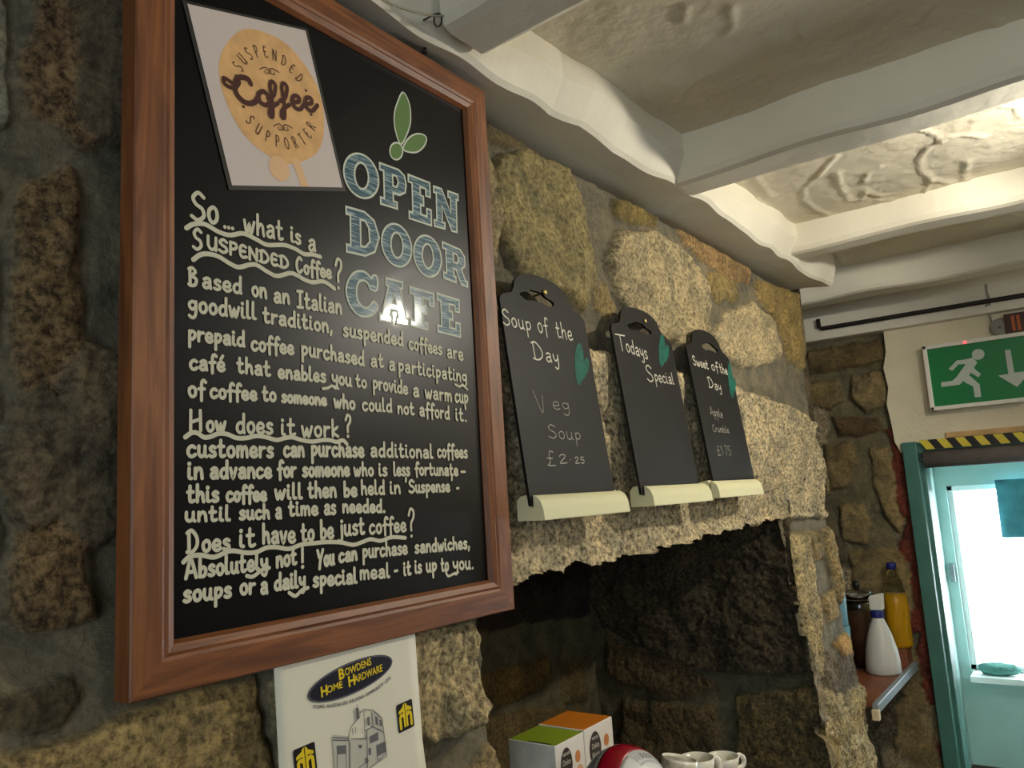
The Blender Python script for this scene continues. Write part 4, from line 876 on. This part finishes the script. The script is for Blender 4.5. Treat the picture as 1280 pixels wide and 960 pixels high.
caps('BOWDENS', (448, 360), (612, 288), 55, 0); caps('HOME', (358, 445), (468, 402), 52, 0); caps('HARDWARE', (496, 395), (668, 320), 55, 0)
# strap line follows the oval
ink = Ink(CP, LF); s = 'HOME HARDWARE HELPING COMMUNITY LIFE'; A0, A1 = CP.px(*ZC(322, 500)), CP.px(*ZC(712, 350))
mid = CP.px(*ZC(540, 462)); n = len(s)
ctrl = mid*2-(A0+A1)/2
hh = CP.px(*ZC(322, 484)).y-A0.y
Gx = dict(G); Gx.update({'W': (1.2, [[(0, 1.7), (.3, 0), (.6, 1.3), (.9, 0), (1.2, 1.7)]]), 'M': (1.1, [[(.05, 0), (.1, 1.7), (.55, .5), (1.0, 1.7), (1.05, 0)]]), 'G': (.95, [[(.85, 1.5), (.5, 1.72), (.12, 1.3), (.08, .5), (.45, .02), (.85, .2), (.88, .8), (.55, .8)]]), 'L': (.7, [[(.08, 1.7), (.08, 0), (.68, 0)]])})
tot = sum((Gx[c][0] if c != ' ' else .5)+.3 for c in s); acc = 0
for c in s:
    if c == ' ': acc += .8; continue
    w_ = Gx[c][0]; t = (acc+w_/2)/tot; p = A0*(1-t)**2+ctrl*2*t*(1-t)+A1*t*t; d = ((ctrl-A0)*(1-t)+(A1-ctrl)*t).normalized(); nn = Vector((-d.y, d.x))
    L = (A1-A0).length/tot
    for stq in Gx[c][1]: ink.stroke([p+d*((x-w_/2)*L*.95)+nn*(y/1.75*hh) for x, y in stq], .0009, 0, smooth=len(stq) > 3)
    acc += w_+.3
ink.obj('strap_line_print', INKM, cal)
# ink drawing of a street building
ZB = zf(400, 835, 7.68); ink = Ink(CP, LF)
B = lambda pts: poly_px(CP, pts, ZB)
for pts in ([(115, 640), (265, 655), (275, 960), (290, 1080), (140, 1080)], [(270, 690), (440, 680), (450, 960), (290, 1080)], [(440, 600), (500, 560), (600, 620), (630, 830), (500, 950), (440, 960)], [(500, 400), (585, 480), (600, 600), (500, 560)]): ink.poly(B(pts), (), 0, LF)
for pts in ([(148, 745), (240, 738), (245, 820), (155, 830)], [(462, 660), (550, 610), (552, 690), (470, 725)], [(440, 480), (465, 460), (470, 545), (450, 556)], [(520, 460), (545, 470), (550, 550), (525, 540)], [(455, 770), (480, 762), (482, 830), (460, 838)], [(530, 740), (620, 700), (628, 800), (540, 850)], [(335, 385), (360, 380), (372, 480), (345, 500)], [(360, 735), (395, 735), (390, 770), (362, 768)], [(560, 490), (580, 500), (585, 560), (565, 555)], [(420, 865), (450, 860), (455, 910), (430, 915)]): ink.poly(B(pts), (), 1, LF+.0003)
for pts in ([(348, 350), (348, 385)], [(335, 385), (345, 500), (290, 560), (265, 640), (265, 690)], [(372, 430), (410, 395), (500, 405), (585, 480), (600, 600), (630, 830)], [(410, 395), (415, 600)], [(480, 405), (500, 560)], [(415, 600), (500, 560), (600, 615)], [(112, 665), (265, 670)], [(112, 690), (265, 692), (280, 740), (275, 960)], [(285, 680), (435, 678)], [(155, 830), (155, 1080)], [(240, 820), (245, 1080)], [(440, 600), (445, 960)], [(300, 580), (305, 640)], [(328, 570), (330, 620)], [(460, 960), (635, 840)], [(360, 960), (460, 880)], [(540, 850), (545, 890), (620, 820)]): ink.stroke(B(pts), .0011, 2, smooth=False, lift=LF+.0006)
ink.obj('ink_drawing', [GREYI, INKM, INKM], cal)
def emblem(tl, bl, br, z):
    TL, BL, BR = (CP.px(*z(*q)) for q in (tl, bl, br)); ex, ey = BR-BL, TL-BL; T = lambda x, y: BL+ex*x+ey*y
    ink = Ink(CP, LF)
    r = .08; out = []
    for ccx, ccy, a0 in ((1-r, 1-r, 0), (r, 1-r, 90), (r, r, 180), (1-r, r, 270)):
        for k in range(5): a = math.radians(a0+k*22.5); out.append(T(ccx+r*math.cos(a), ccy+r*math.sin(a)))
    ink.poly(out, (), 0, LF)
    for sgn in (-1, 1):
        f = lambda x, y: T(.5+sgn*x, y)
        for pts in ([(.02, .12), (.13, .12), (.13, .9), (.02, .97)], [(.02, .70), (.40, .64), (.40, .74), (.12, .86)]):
            q = [f(*p) for p in pts]; ink.poly(q if sgn > 0 else q[::-1], (), 1, LF+.0004)
        ink.stroke([f(.10, .52), (f(.22, .58)), f(.32, .52), f(.33, .35), f(.33, .14)], .0048, 1, lift=LF+.0005)
    ink.obj('corner_badge', [INK, YEL], cal)
emblem((722, 360), (748, 630), (900, 555), ZB)
emblem((178, 625), (205, 905), (398, 815), zf(340, 850, 7.11))

# ================================================================== DOOR WALL: sign, plaque, pipe, tape
ZE = zf(1110, 380, 4)
SX = FX-.115
EP = Plane((SX, 0, EYE), (0, -1, 0), (0, 0, 1))            # u = -y, v = z
es = thing('exit_sign', 'green running man emergency exit sign box with white frame above the door', 'exit sign', (FX-.08, .35, EYE+.29))
sTL, sBL = EP.px(*ZE(165, 212)), EP.px(*ZE(215, 535))
u0 = (sTL.x+sBL.x)/2; v1, v0 = sTL.y, sBL.y; u1 = u0+.66
WP = mat('white_plastic', (228, 226, 214), .4, .5)
bm = bmesh.new(); fw = .018
for lo, hi in (((SX, -u1, EYE+v0), (SX+.07, -u0, EYE+v0+fw)), ((SX, -u1, EYE+v1-fw), (SX+.07, -u0, EYE+v1)), ((SX, -u0-fw, EYE+v0), (SX+.07, -u0, EYE+v1)), ((SX, -u1, EYE+v0), (SX+.07, -u1+fw, EYE+v1))): add_box(bm, lo, hi, .003)
add_box(bm, (SX+.02, -u1+.005, EYE+v0+.005), (SX+.07, -u0-.005, EYE+v1-.005)); bmobj('sign_housing', bm, WP, es)
GREEN = mat('green_sign_panel', (8, 120, 66), .3, .5); PICT = mat('grey_white_pictogram', (190, 200, 190), .4, .4)
box('sign_panel', (SX+.012, -u1+fw, EYE+v0+fw), (SX+.02, -u0-fw, EYE+v1-fw), GREEN, es)
EP2 = Plane((SX+.012, 0, EYE), (0, -1, 0), (0, 0, 1))
ink = Ink(EP2, .001); Epx = lambda pts: poly_px(EP2, pts, ZE)
for pts in ([(352, 285), (425, 268), (447, 292), (410, 350), (384, 388), (345, 362), (388, 302)], [(303, 325), (345, 282), (395, 278), (390, 300), (352, 302), (322, 334)], [(425, 315), (442, 332), (465, 350), (452, 366), (412, 342)], [(265, 392), (322, 384), (366, 345), (398, 362), (358, 404), (268, 415)], [(376, 375), (408, 358), (458, 402), (466, 464), (434, 466), (426, 412), (385, 392)]): ink.poly(Epx(pts))
c = EP2.px(*ZE(451, 252)); ink.disc(c, abs(EP2.px(*ZE(483, 252)).x-c.x), 24)
ink.poly(Epx([(584, 231), (612, 227), (632, 343), (718, 332), (646, 415), (550, 358), (602, 350)]))
ink.obj('running_man_pictogram', PICT, es)
lp = onX(1206, 428, SX); lathe('indicator_light', [(.007, 0), (.007, .004), (.004, .007), (0, .008)], (SX, lp.y, lp.z), mat('red_indicator', (255, 90, 90), .4, emit=1.5), es, 16, (-1, 0, 0))
# plaque of carved letters standing on the sign
p0, p1 = onX(1257, 412, FX-.09), onX(1257, 396, FX-.09)
pq = thing('wooden_plaque', 'small dark brown plaque with orange letters above the exit sign', 'plaque', (FX-.08, p0.y-.1, p0.z))
box('backing', (FX-.09, p0.y-.30, EYE+v1+.001), (FX-.045, p0.y, p1.z+.012), mat('dark_brown_wood', (70, 40, 28), .5, noise=.2, nscale=20), pq, .003)
PQ = Plane((FX-.091, 0, 0), (0, -1, 0), (0, 0, 1)); ink = Ink(PQ, .001)
for k in range(5):
    y = p0.y-.026-k*.052; z = EYE+v1+.012; h = p1.z-EYE-v1-.012
    ink.poly([(-y, z), (-y+.012, z), (-y+.012, z+h), (-y, z+h)]); ink.poly([(-y+.02, z), (-y+.032, z), (-y+.032, z+h), (-y+.02, z+h)])
ink.obj('carved_letters', mat('orange_letters', (170, 84, 36), .5), pq)
# black pipe along the far plate with its drop cable and box
za = onX(1020, 412, 4.03).z; zb2 = onX(1280, 369, 4.03).z
BLK = mat('black_pipe', (36, 28, 26), .45)
tube_pts = [(4.03, 1.03, za+.05), (4.03, 1.03, za+.012), (4.03, 1.015, za), (4.03, .6, (za*.7+zb2*.3)), (4.03, .16, zb2), (4.03, -1.2, zb2+.01), (4.03, -3.1, zb2)]
tag(tube('pipe', tube_pts, .0105, BLK), 'thin black pipe running along the white beam over the exit sign', 'pipe')
cb0, cb1 = onX(1234, 366, 4.035), onX(1241, 408, 4.09)
tag(tube('cable', smoothline([(4.04, cb0.y, cb0.z+.04), (4.04, cb0.y, cb0.z), (4.045, cb0.y-.004, cb0.z-.05), (4.05, cb1.y+.01, cb1.z+.09), (4.085, cb1.y+.004, cb1.z+.045), (4.092, cb1.y, cb1.z)], 4), .0045, mat('grey_cable', (150, 146, 136), .6)), 'grey cable dropping from the beam to the junction box by the sign', 'cable')
jb = onX(1250, 412, 4.07)
j = thing('junction_box', 'round grey junction box between the cable and the brown plaque', 'junction box', (4.09, jb.y, jb.z))
lathe('housing', [(.040, 0), (.040, .018), (.034, .024), (0, .025)], (4.104, jb.y, jb.z+.012), mat('grey_plastic', (150, 148, 140), .5), j, 28, (-1, 0, 0))
lathe('screw', [(.006, 0), (.006, .003), (0, .003)], (4.079, jb.y, jb.z+.012), mat('grey_metal', (120, 126, 130), .35, metal=.6), j, 12, (-1, 0, 0))
# timber strip, hazard tape and rolled blind at the door head
y0 = onX(1156, 553, FX-.06).y
wl0 = onX(1182, 543, FX-.06)
tag(box('timber_strip', (FX-.062, -.3, DH+.006), (FX-.045, wl0.y, DH+.030), mat('pale_timber', (206, 166, 110), .6, noise=.15, nscale=14), None, .002), 'narrow pale timber strip just above the striped tape', 'timber strip')
vs, fs, mi = [], [], []; yy = DL-.075; k = 0; x = FX-.080
zt, zl = DH+.004, DH-.040
while yy > -.3:
    w = .037
    b = len(vs); vs += [(x, yy, zt), (x, yy-w, zt), (x, yy-w-.028, zl), (x, yy-.028, zl)]; fs.append((b, b+1, b+2, b+3)[::-1]); mi.append(k % 2); k += 1; yy -= w
o = mesh('hazard_tape', vs, fs, [mat('yellow_tape', (214, 196, 60), .5), mat('black_tape', (26, 24, 24), .5)], None, False, mi)
o.modifiers.new('thickness', 'SOLIDIFY').thickness = .002
tag(o, 'yellow and black striped hazard tape along the head of the door frame', 'hazard tape')
rb_ = thing('roller_blind', 'dark grey rolled-up blind across the top of the doorway', 'blind', (FX-.05, .2, DH-.13))
bz = DH-.085
tube('rolled_fabric', [(FX-.045, DL-.085, bz), (FX-.045, DRT+.07, bz)], .040, mat('dark_grey_fabric', (112, 106, 102), .8, noise=.1, nscale=30, bump=.2), rb_, 28)
tube('end_pin', [(FX-.045, DL-.062, bz), (FX-.045, DL-.087, bz)], .012, MATS['grey_metal'], rb_)
# dark blue drape and green cloth in the porch
c0, c1 = onX(1243, 600, PX-.05), onX(1253, 672, PX-.05)
vs, fs = [], []; NU, NV = 30, 8
for jx in range(NV+1):
    for i in range(NU+1):
        t = i/NU; yv = c0.y-(c0.y+.45)*t+(c1.y-c0.y)*jx/NV*(1-t); vs.append((PX-.05+.012*math.sin(i*1.7+jx*.4), yv, c0.z+(c1.z-c0.z-.02*t)*jx/NV))
for jx in range(NV):
    for i in range(NU): a = jx*(NU+1)+i; fs.append((a, a+1, a+NU+2, a+NU+1))
o = mesh('short_curtain', vs, fs, mat('deep_teal_fabric', (80, 150, 166), .7, noise=.3, nscale=9), None, True); o.modifiers.new('thickness', 'SOLIDIFY').thickness = .004
tag(o, 'short dark teal curtain across the upper part of the bright porch window', 'curtain')
g0 = onX(1243, 826, PX-.08)
bm = bmesh.new(); bmesh.ops.create_icosphere(bm, subdivisions=4, radius=1)
for v in bm.verts:
    n = .75+.5*float(fbm(np.array(v.co.x*2.2+5), np.array(v.co.y*2.2+v.co.z*1.7+3), 3, 2))
    p = v.co*n
    v.co = Vector((PX-.08+p.x*.04, g0.y-.006+p.y*.105*(1-.15*p.y), wb+.030+max(p.z*.036, -.0295)))
tag(bmobj('folded_cloth', bm, mat('green_grey_cloth', (78, 128, 120), .9, noise=.25, nscale=30, bump=.4), None, True), 'crumpled grey green cloth lying on the bright porch window sill', 'cloth')

# ================================================================== SHELF in the recess
SZ = EYE-.85
shf = thing('wall_shelf', 'brown wooden corner shelf between chimney and door with a grey edge strip', 'shelf', (3.8, 1.1, SZ))
box('shelf_board', (3.39, .815, SZ-.03), (FX-.03, 1.54, SZ), SHELFW, shf)
bm = bmesh.new(); add_box(bm, (3.30, .792, SZ-.028), (FX-.05, .814, SZ+.008), .004); bmobj('edge_strip', bm, mat('grey_painted_metal', (128, 140, 146), .4, .5), shf)
box('strip_end', (3.285, .790, SZ-.05), (3.315, .815, SZ-.012), mat('beige_plastic', (214, 196, 160), .5), shf, .003)
box('shelf_bracket', (3.42, 1.0, SZ-.26), (3.45, 1.5, SZ-.03), SHELFW, shf)
box('back_step', (4.02, .815, SZ), (FX-.03, 1.5, SZ+.075), SHELFW, shf)
# spray bottle
sb = onZ(1109, 840, SZ)
spx, spy = 3.86, .884
BW = mat('milky_white_plastic', (222, 220, 212), .4, .5, trans=.15); BLUE = mat('dark_blue_plastic', (34, 40, 110), .4, .5)
sp = thing('spray_bottle', 'white plastic spray bottle with a dark blue collar at the shelf edge', 'spray bottle', (spx, spy, SZ))
lathe('bottle_body', [(0, 0), (.066, 0), (.072, .008), (.072, .05), (.066, .10), (.052, .16), (.036, .205), (.026, .228), (.024, .240)], (spx, spy, SZ+.001), BW, sp)
lathe('collar', [(.027, 0), (.028, .003), (.028, .028), (.026, .032), (.02, .033)], (spx, spy, SZ+.238), BLUE, sp)
bm = bmesh.new()
vsn = [(-.024, -.02, .27), (.03, -.02, .27), (.03, .02, .27), (-.024, .02, .27), (-.026, -.018, .33), (.036, -.016, .345), (.036, .016, .345), (-.026, .018, .33)]
vv = [bm.verts.new(Vector((spx, spy, SZ))+Vector((b, -a, c))) for a, b, c in vsn]
for f in ((0, 3, 2, 1), (4, 5, 6, 7), (0, 1, 5, 4), (1, 2, 6, 5), (2, 3, 7, 6), (3, 0, 4, 7)): bm.faces.new([vv[i] for i in f])
bmesh.ops.recalc_face_normals(bm, faces=bm.faces); bmesh.ops.bevel(bm, geom=bm.edges[:], offset=.005, segments=2, affect='EDGES'); bmobj('spray_head', bm, WP, sp)
la = Plane((spx-.071, spy, SZ), (0, -1, 0), (0, 0, 1)); ink = Ink(la, .0); 
# small worn label mark
CL = mat('clear_plastic', (235, 235, 225), .05, .5, trans=1, ior=1.3)
jx_, jy_ = 4.07, .845
jc = thing('juice_bottle', 'tall clear bottle of orange drink with blue cap behind the spray bottle', 'bottle', (jx_, jy_, SZ+.075))
lathe('bottle_body', [(0, .002), (.046, .002), (.052, .012), (.052, .20), (.047, .24), (.036, .29), (.022, .33), (.018, .352)], (jx_, jy_, SZ+.075), CL, jc)
lathe('orange_drink', [(0, .006), (.045, .006), (.049, .014), (.049, .20), (.045, .238), (0, .240)], (jx_, jy_, SZ+.075), mat('orange_drink', (250, 190, 30), .3, .5), jc)
lathe('cap', [(.021, 0), (.021, .024), (.018, .03), (0, .03)], (jx_, jy_, SZ+.075+.350), BLUE, jc)
# glass jar with black knob
gx, gy = 3.97, .985
g = onX(1087, 765, gx)
GL = mat('clear_glass', (235, 242, 238), .02, .5, trans=1, ior=1.45)
gy = .985
jr = thing('glass_jar', 'squat clear glass jar with black knobbed lid behind the chimney corner', 'jar', (gx, gy, SZ))
lathe('jar_body', [(0, .004), (.058, .004), (.066, .012), (.068, .28), (.064, .30), (.060, .30), (.062, .28), (.060, .018), (0, .012)], (gx, gy, SZ), GL, jr)
lathe('jar_contents', [(0, .02), (.057, .02), (.058, .24), (0, .245)], (gx, gy, SZ), mat('brown_contents', (112, 70, 46), .8, noise=.3, nscale=60), jr)
lathe('lid', [(.069, .30), (.071, .305), (.071, .325), (.06, .338), (.012, .345), (0, .345)], (gx, gy, SZ), GL, jr)
lathe('lid_knob', [(.010, .345), (.012, .352), (.017, .362), (.016, .378), (0, .382)], (gx, gy, SZ), mat('black_plastic', (24, 24, 24), .4), jr)
BG = mat('blue_tinted_glass', (150, 206, 226), .05, .5, trans=.45, ior=1.3)
tx, ty = 3.62, .986
for k, lab in enumerate(('lower blue tinted glass tumbler peeking past the chimney corner', 'upper blue tinted glass tumbler stacked on another by the chimney corner')):
    pr_ = [(0, 0), (.034, 0), (.037, .004), (.041, .235), (.0385, .235), (.035, .012), (0, .008)]
    o = lathe('glass_tumbler', pr_, (tx, ty, SZ+.085+k*.236 if False else SZ+.001+k*.236), BG, None, 32); tag(o, lab, 'glass', 'stacked blue glasses')

# ================================================================== COUNTER with the coffee things
CTZ = EYE-.72
ct = thing('worktop', 'wooden worktop under the coffee machine in the fireplace opening', 'worktop', (1.7, 1.1, CTZ))
bm = bmesh.new(); add_box(bm, (1.18, .60, CTZ-.04), (2.05, .925, CTZ)); add_box(bm, (1.18, .925, CTZ-.04), (1.53, 1.06, CTZ)); bmobj('worktop_slab', bm, SHELFW, ct)
for x in (1.24, 1.98):
    for y in (.66, .88): box('leg', (x-.025, y-.025, 0), (x+.025, y+.025, CTZ-.04), SHELFW, ct)
WC = mat('white_card', (232, 226, 214), .5, .4); GC = mat('grey_card_end', (176, 172, 160), .55, .3, noise=.15, nscale=25)
OVAL = mat('dark_brown_oval', (50, 40, 34), .45); OVT = mat('cream_oval_lettering', (206, 196, 176), .5)
def coffee_box(label, lo, hi, topc, cup, yaw=0, sticker=False):
    r = thing('coffee_box', label, 'box', ((lo[0]+hi[0])/2, (lo[1]+hi[1])/2, lo[2]), 'coffee pod boxes in the fireplace')
    bm = bmesh.new(); add_box(bm, lo, hi, .0012, 1); o = bmobj('carton', bm, [WC, mat('green_card', (136, 156, 34), .5) if topc == 'g' else mat('orange_card', (204, 118, 24), .5), GC], r)
    for p in o.data.polygons:
        if p.normal.z > .9: p.material_index = 1
        elif p.normal.x < -.9: p.material_index = 2
    fp = Plane((lo[0], lo[1], lo[2]), (1, 0, 0), (0, 0, 1)); L, H = hi[0]-lo[0], hi[2]-lo[2]
    ink = Ink(fp, .0006); ink.disc((L*.34, H*.66), L*.20, 28, 0, .0006, H*.25); lg = ink.obj('oval_logo', OVAL, r)
    for s, sz, v in (('NESCAFÉ', .0075, .80), ('Dolce', .0145, .67), ('Gusto', .0145, .54)): text_mesh('logo_lettering', s, sz, fp, L*.34, H*v, 0, OVT, lg, .001, .0002, .8, 'CENTER')
    ink = Ink(fp, .0006)
    for a, b, rx, ry, mi_ in ((.74, .70, .09, .09, 0), (.78, .46, .13, .12, 1), (.80, .22, .16, .15, 0)): ink.disc((L*a, H*b), L*rx, 18, mi_, .0006+.0002*mi_, H*ry)
    ink.obj('printed_cup_picture', [mat('amber_print', (206, 130, 66), .5), mat('pale_amber_print', (222, 172, 124), .5)], r)
    tk = Ink(Plane((lo[0], lo[1], hi[2]), (1, 0, 0), (0, 1, 0)), .0006)
    tk.poly([(.002, (hi[1]-lo[1])*.05), (.008, (hi[1]-lo[1])*.2), (.007, (hi[1]-lo[1])*.6), (.002, (hi[1]-lo[1])*.6)]); tk.obj('tuck_slot', mat('dark_slot', (50, 58, 20), .6), r) if sticker else None
    return r
bt = EYE-.462; by0, by1 = .892, 1.002
coffee_box('white coffee pod box with a green top, nearest the stone jamb', (1.292, by0, bt-.128), (1.394, by1, bt), 'g', 0, 0, True)
coffee_box('white coffee pod box with an orange top, behind the green topped one', (1.396, by0, bt-.128), (1.508, by1, bt+.002), 'o', 0)
coffee_box('lower box supporting the green topped coffee pod box', (1.292, by0, CTZ+.0005), (1.394, by1, bt-.1285), 'g', 0)
coffee_box('lower box supporting the orange topped coffee pod box', (1.396, by0, CTZ+.0005), (1.508, by1, bt-.1285), 'o', 0)
# coffee machine: rounded head with grey back, red band, white face
mc = Vector((1.272, .735, EYE-.522)); axm = Vector((-.12, -1, .25)).normalized()
cm = thing('coffee_machine', 'rounded white coffee machine with a dark red band in front of the pod boxes', 'coffee machine', (mc.x, mc.y, CTZ))
Rm = .085
def zone(a0, a1, k=10, r=Rm): return [(r*math.sin(math.radians(a0+(a1-a0)*i/k)), r*math.cos(math.radians(a0+(a1-a0)*i/k))*.9) for i in range(k+1)]
RED = mat('dark_red_gloss', (150, 14, 34), .25, .5, coat=.4); WG = mat('glossy_white_plastic', (226, 226, 222), .3, .5); GM = mat('silver_grey_plastic', (150, 150, 148), .35, .5, metal=.3)
lathe('face', zone(0, 60)[::-1], mc, WG, cm, 48, axm); lathe('red_band', zone(60, 90, 8, Rm*1.012)[::-1], mc, RED, cm, 48, axm); lathe('back_shell', zone(90, 180, 12)[::-1], mc, GM, cm, 48, axm)
q = axm.to_track_quat('Z', 'Y')
def onsph(th, ph, r=Rm*1.004): return mc+q @ Vector((r*math.sin(th)*math.cos(ph), r*math.sin(th)*math.sin(ph), r*math.cos(th)*.9))
# grey control strip with marks over the top of the face
phs = [math.atan2((q.inverted() @ Vector((0, 0, 1))).y, (q.inverted() @ Vector((0, 0, 1))).x)+d for d in np.linspace(-1.15, .25, 16)]
vs, fs = [], []
for i, ph_ in enumerate(phs):
    for t in (math.radians(38), math.radians(50), math.radians(61)): vs.append(onsph(t, ph_))
for i in range(len(phs)-1):
    for k in range(2): a = i*3+k; fs.append((a, a+1, a+4, a+3))
o = mesh('control_strip', vs, fs, mat('light_grey_strip', (188, 190, 190), .35), cm, True)
vs, fs = [], []
for i in range(7):
    ph_ = phs[0]+.15+i*.15
    b = len(vs)
    for dt, dp in ((-.075, -.02), (-.075, .02), (.06, .02), (.06, -.02)): vs.append(onsph(math.radians(49)+dt, ph_+dp, Rm*1.008))
    fs.append((b, b+1, b+2, b+3))
mesh('control_marks', vs, fs, mat('dark_grey_mark', (90, 92, 98), .5), cm)
bm = bmesh.new(); add_box(bm, (mc.x-.05, mc.y+.0, CTZ), (mc.x+.05, mc.y+.11, mc.z-.02), .02, 3); bmobj('column', bm, GM, cm, True)
bm = bmesh.new(); add_box(bm, (mc.x-.065, mc.y-.10, CTZ), (mc.x+.065, mc.y+.11, CTZ+.03), .012, 3); bmobj('drip_tray', bm, RED, cm, True)
# cups
CHINA = mat('white_china', (232, 228, 212), .25, .5); PATT = mat('patterned_glaze', (190, 184, 164), .3, .5, noise=.35, nscale=90)
def cup(label, x, y, z, r, h, hang, tilt, pattern=False, body=None):
    root = thing('cup', label, 'cup', (x, y, z), 'cups beside the coffee machine')
    R3 = Matrix.Translation((x, y, z)) @ Matrix.Rotation(tilt[1], 4, Vector((math.cos(tilt[0]), math.sin(tilt[0]), 0)))
    pr_ = [(0, .004), (r*.55, .004), (r*.6, 0), (r*.64, .004), (r*.8, h*.25), (r*.95, h*.7), (r, h), (r*.95, h), (r*.9, h*.7), (r*.74, h*.25), (r*.5, .010), (0, .010)]
    o = lathe('cup_body', pr_, (0, 0, 0), CHINA, None, 36); o.data.transform(R3); o.parent = root; o.matrix_parent_inverse = Matrix.Translation(-root.location)
    d = Vector((math.cos(hang), math.sin(hang), 0)); s0 = .85
    pts = [d*r*.92+Vector((0, 0, h*.82)), d*(r*1.3)+Vector((0, 0, h*.86)), d*(r*1.58)+Vector((0, 0, h*.62)), d*(r*1.42)+Vector((0, 0, h*.34)), d*r*.84+Vector((0, 0, h*.3))]
    o = tube('handle', [R3 @ p for p in smoothline(pts, 6)], .0062, CHINA, root)
    if pattern:
        b2 = lathe('painted_band', [(r*.815, h*.27), (r*.965, h*.7), (r*1.004, h*.92)], (0, 0, 0), PATT, None, 36); b2.data.transform(R3); b2.parent = root; b2.matrix_parent_inverse = Matrix.Translation(-root.location)
        b2.modifiers.new('thickness', 'SOLIDIFY').thickness = -.0008
    return root
def saucer(label, x, y, z):
    o = lathe('saucer', [(0, .003), (.03, .003), (.034, 0), (.038, .004), (.062, .012), (.068, .018), (.066, .0195), (.036, .008), (0, .007)], (x, y, z), CHINA, None, 40); tag(o, label, 'saucer', 'saucers stacked under the cups')
for px_, py_, zt_, ns, lab, pat, tl_, hg in ((842, 950, -.598, 6, 'patterned cup tilted on top of a saucer stack right beside the coffee machine', True, (1.0, .22), -.2),
        (872, 958, -.628, 3, 'plain white cup with a handle on its right, next after the patterned cup', False, (0, 0), -.55), (905, 964, -.667, 0, 'plain white cup farthest from the coffee machine', False, (0, 0), -.55)):
    p = onY(px_, py_, .86); hc = .072; ns = int((EYE+zt_-hc-CTZ)/.0199+.3); zb_ = CTZ+ns*.0199
    r_ = .040
    if ns == 0: hc = min(.075, EYE+zt_-CTZ)
    for k in range(ns): saucer('white china saucer stacked beneath the raised cups on the worktop', p.x, .86, CTZ+k*.0199)
    cup(lab, p.x, .86, zb_+(.012 if pat else 0), r_, hc, hg, tl_, pat)

# ================================================================== small things on the beam
hk = thing('cup_hook', 'small dark screw hook in the white beam above the blackboard, holding a string', 'hook', tuple(onY(548, 18, .80)))
h0 = onY(548, 18, .795)
HM = mat('dark_steel', (58, 52, 48), .4, metal=.7)
pts = [(h0.x, .835, h0.z+.004), (h0.x, .805, h0.z+.004)]+[(h0.x+.004-.009*math.cos(a), .800-.004*math.sin(a), h0.z-.006+.010*math.sin(a)) for a in np.linspace(math.pi*.45, math.pi*2.15, 14)]
tube('hook_wire', pts, .0016, HM, hk)
s1 = onY(650, -6, .79); s2 = onY(430, -30, .81)
STR = mat('grey_string', (150, 142, 122), .8)
a_, b_, c_ = onY(440, -24, .80), onY(546, 20, .797), onY(668, -14, .77)
ln1 = [a_.lerp(b_, t)+Vector((0, 0, -.012*math.sin(math.pi*t))) for t in np.linspace(0, 1, 12)]; ln2 = [b_.lerp(c_, t)+Vector((0, 0, -.016*math.sin(math.pi*t))) for t in np.linspace(0, 1, 12)]
tag(tube('string', ln1+ln2[1:], .0022, STR, None, 6), 'thin twisted string looped along the white beam through the hook', 'string')
n0 = onY(531, 60, .86)
tag(lathe('screw_eye', [(.003, 0), (.003, .008), (.006, .009), (.006, .013), (0, .014)], (n0.x, .86, EYE+.803), HM, None, 14, (0, 0, -1)), 'tiny dark screw in the beam soffit just above the blackboard', 'screw')
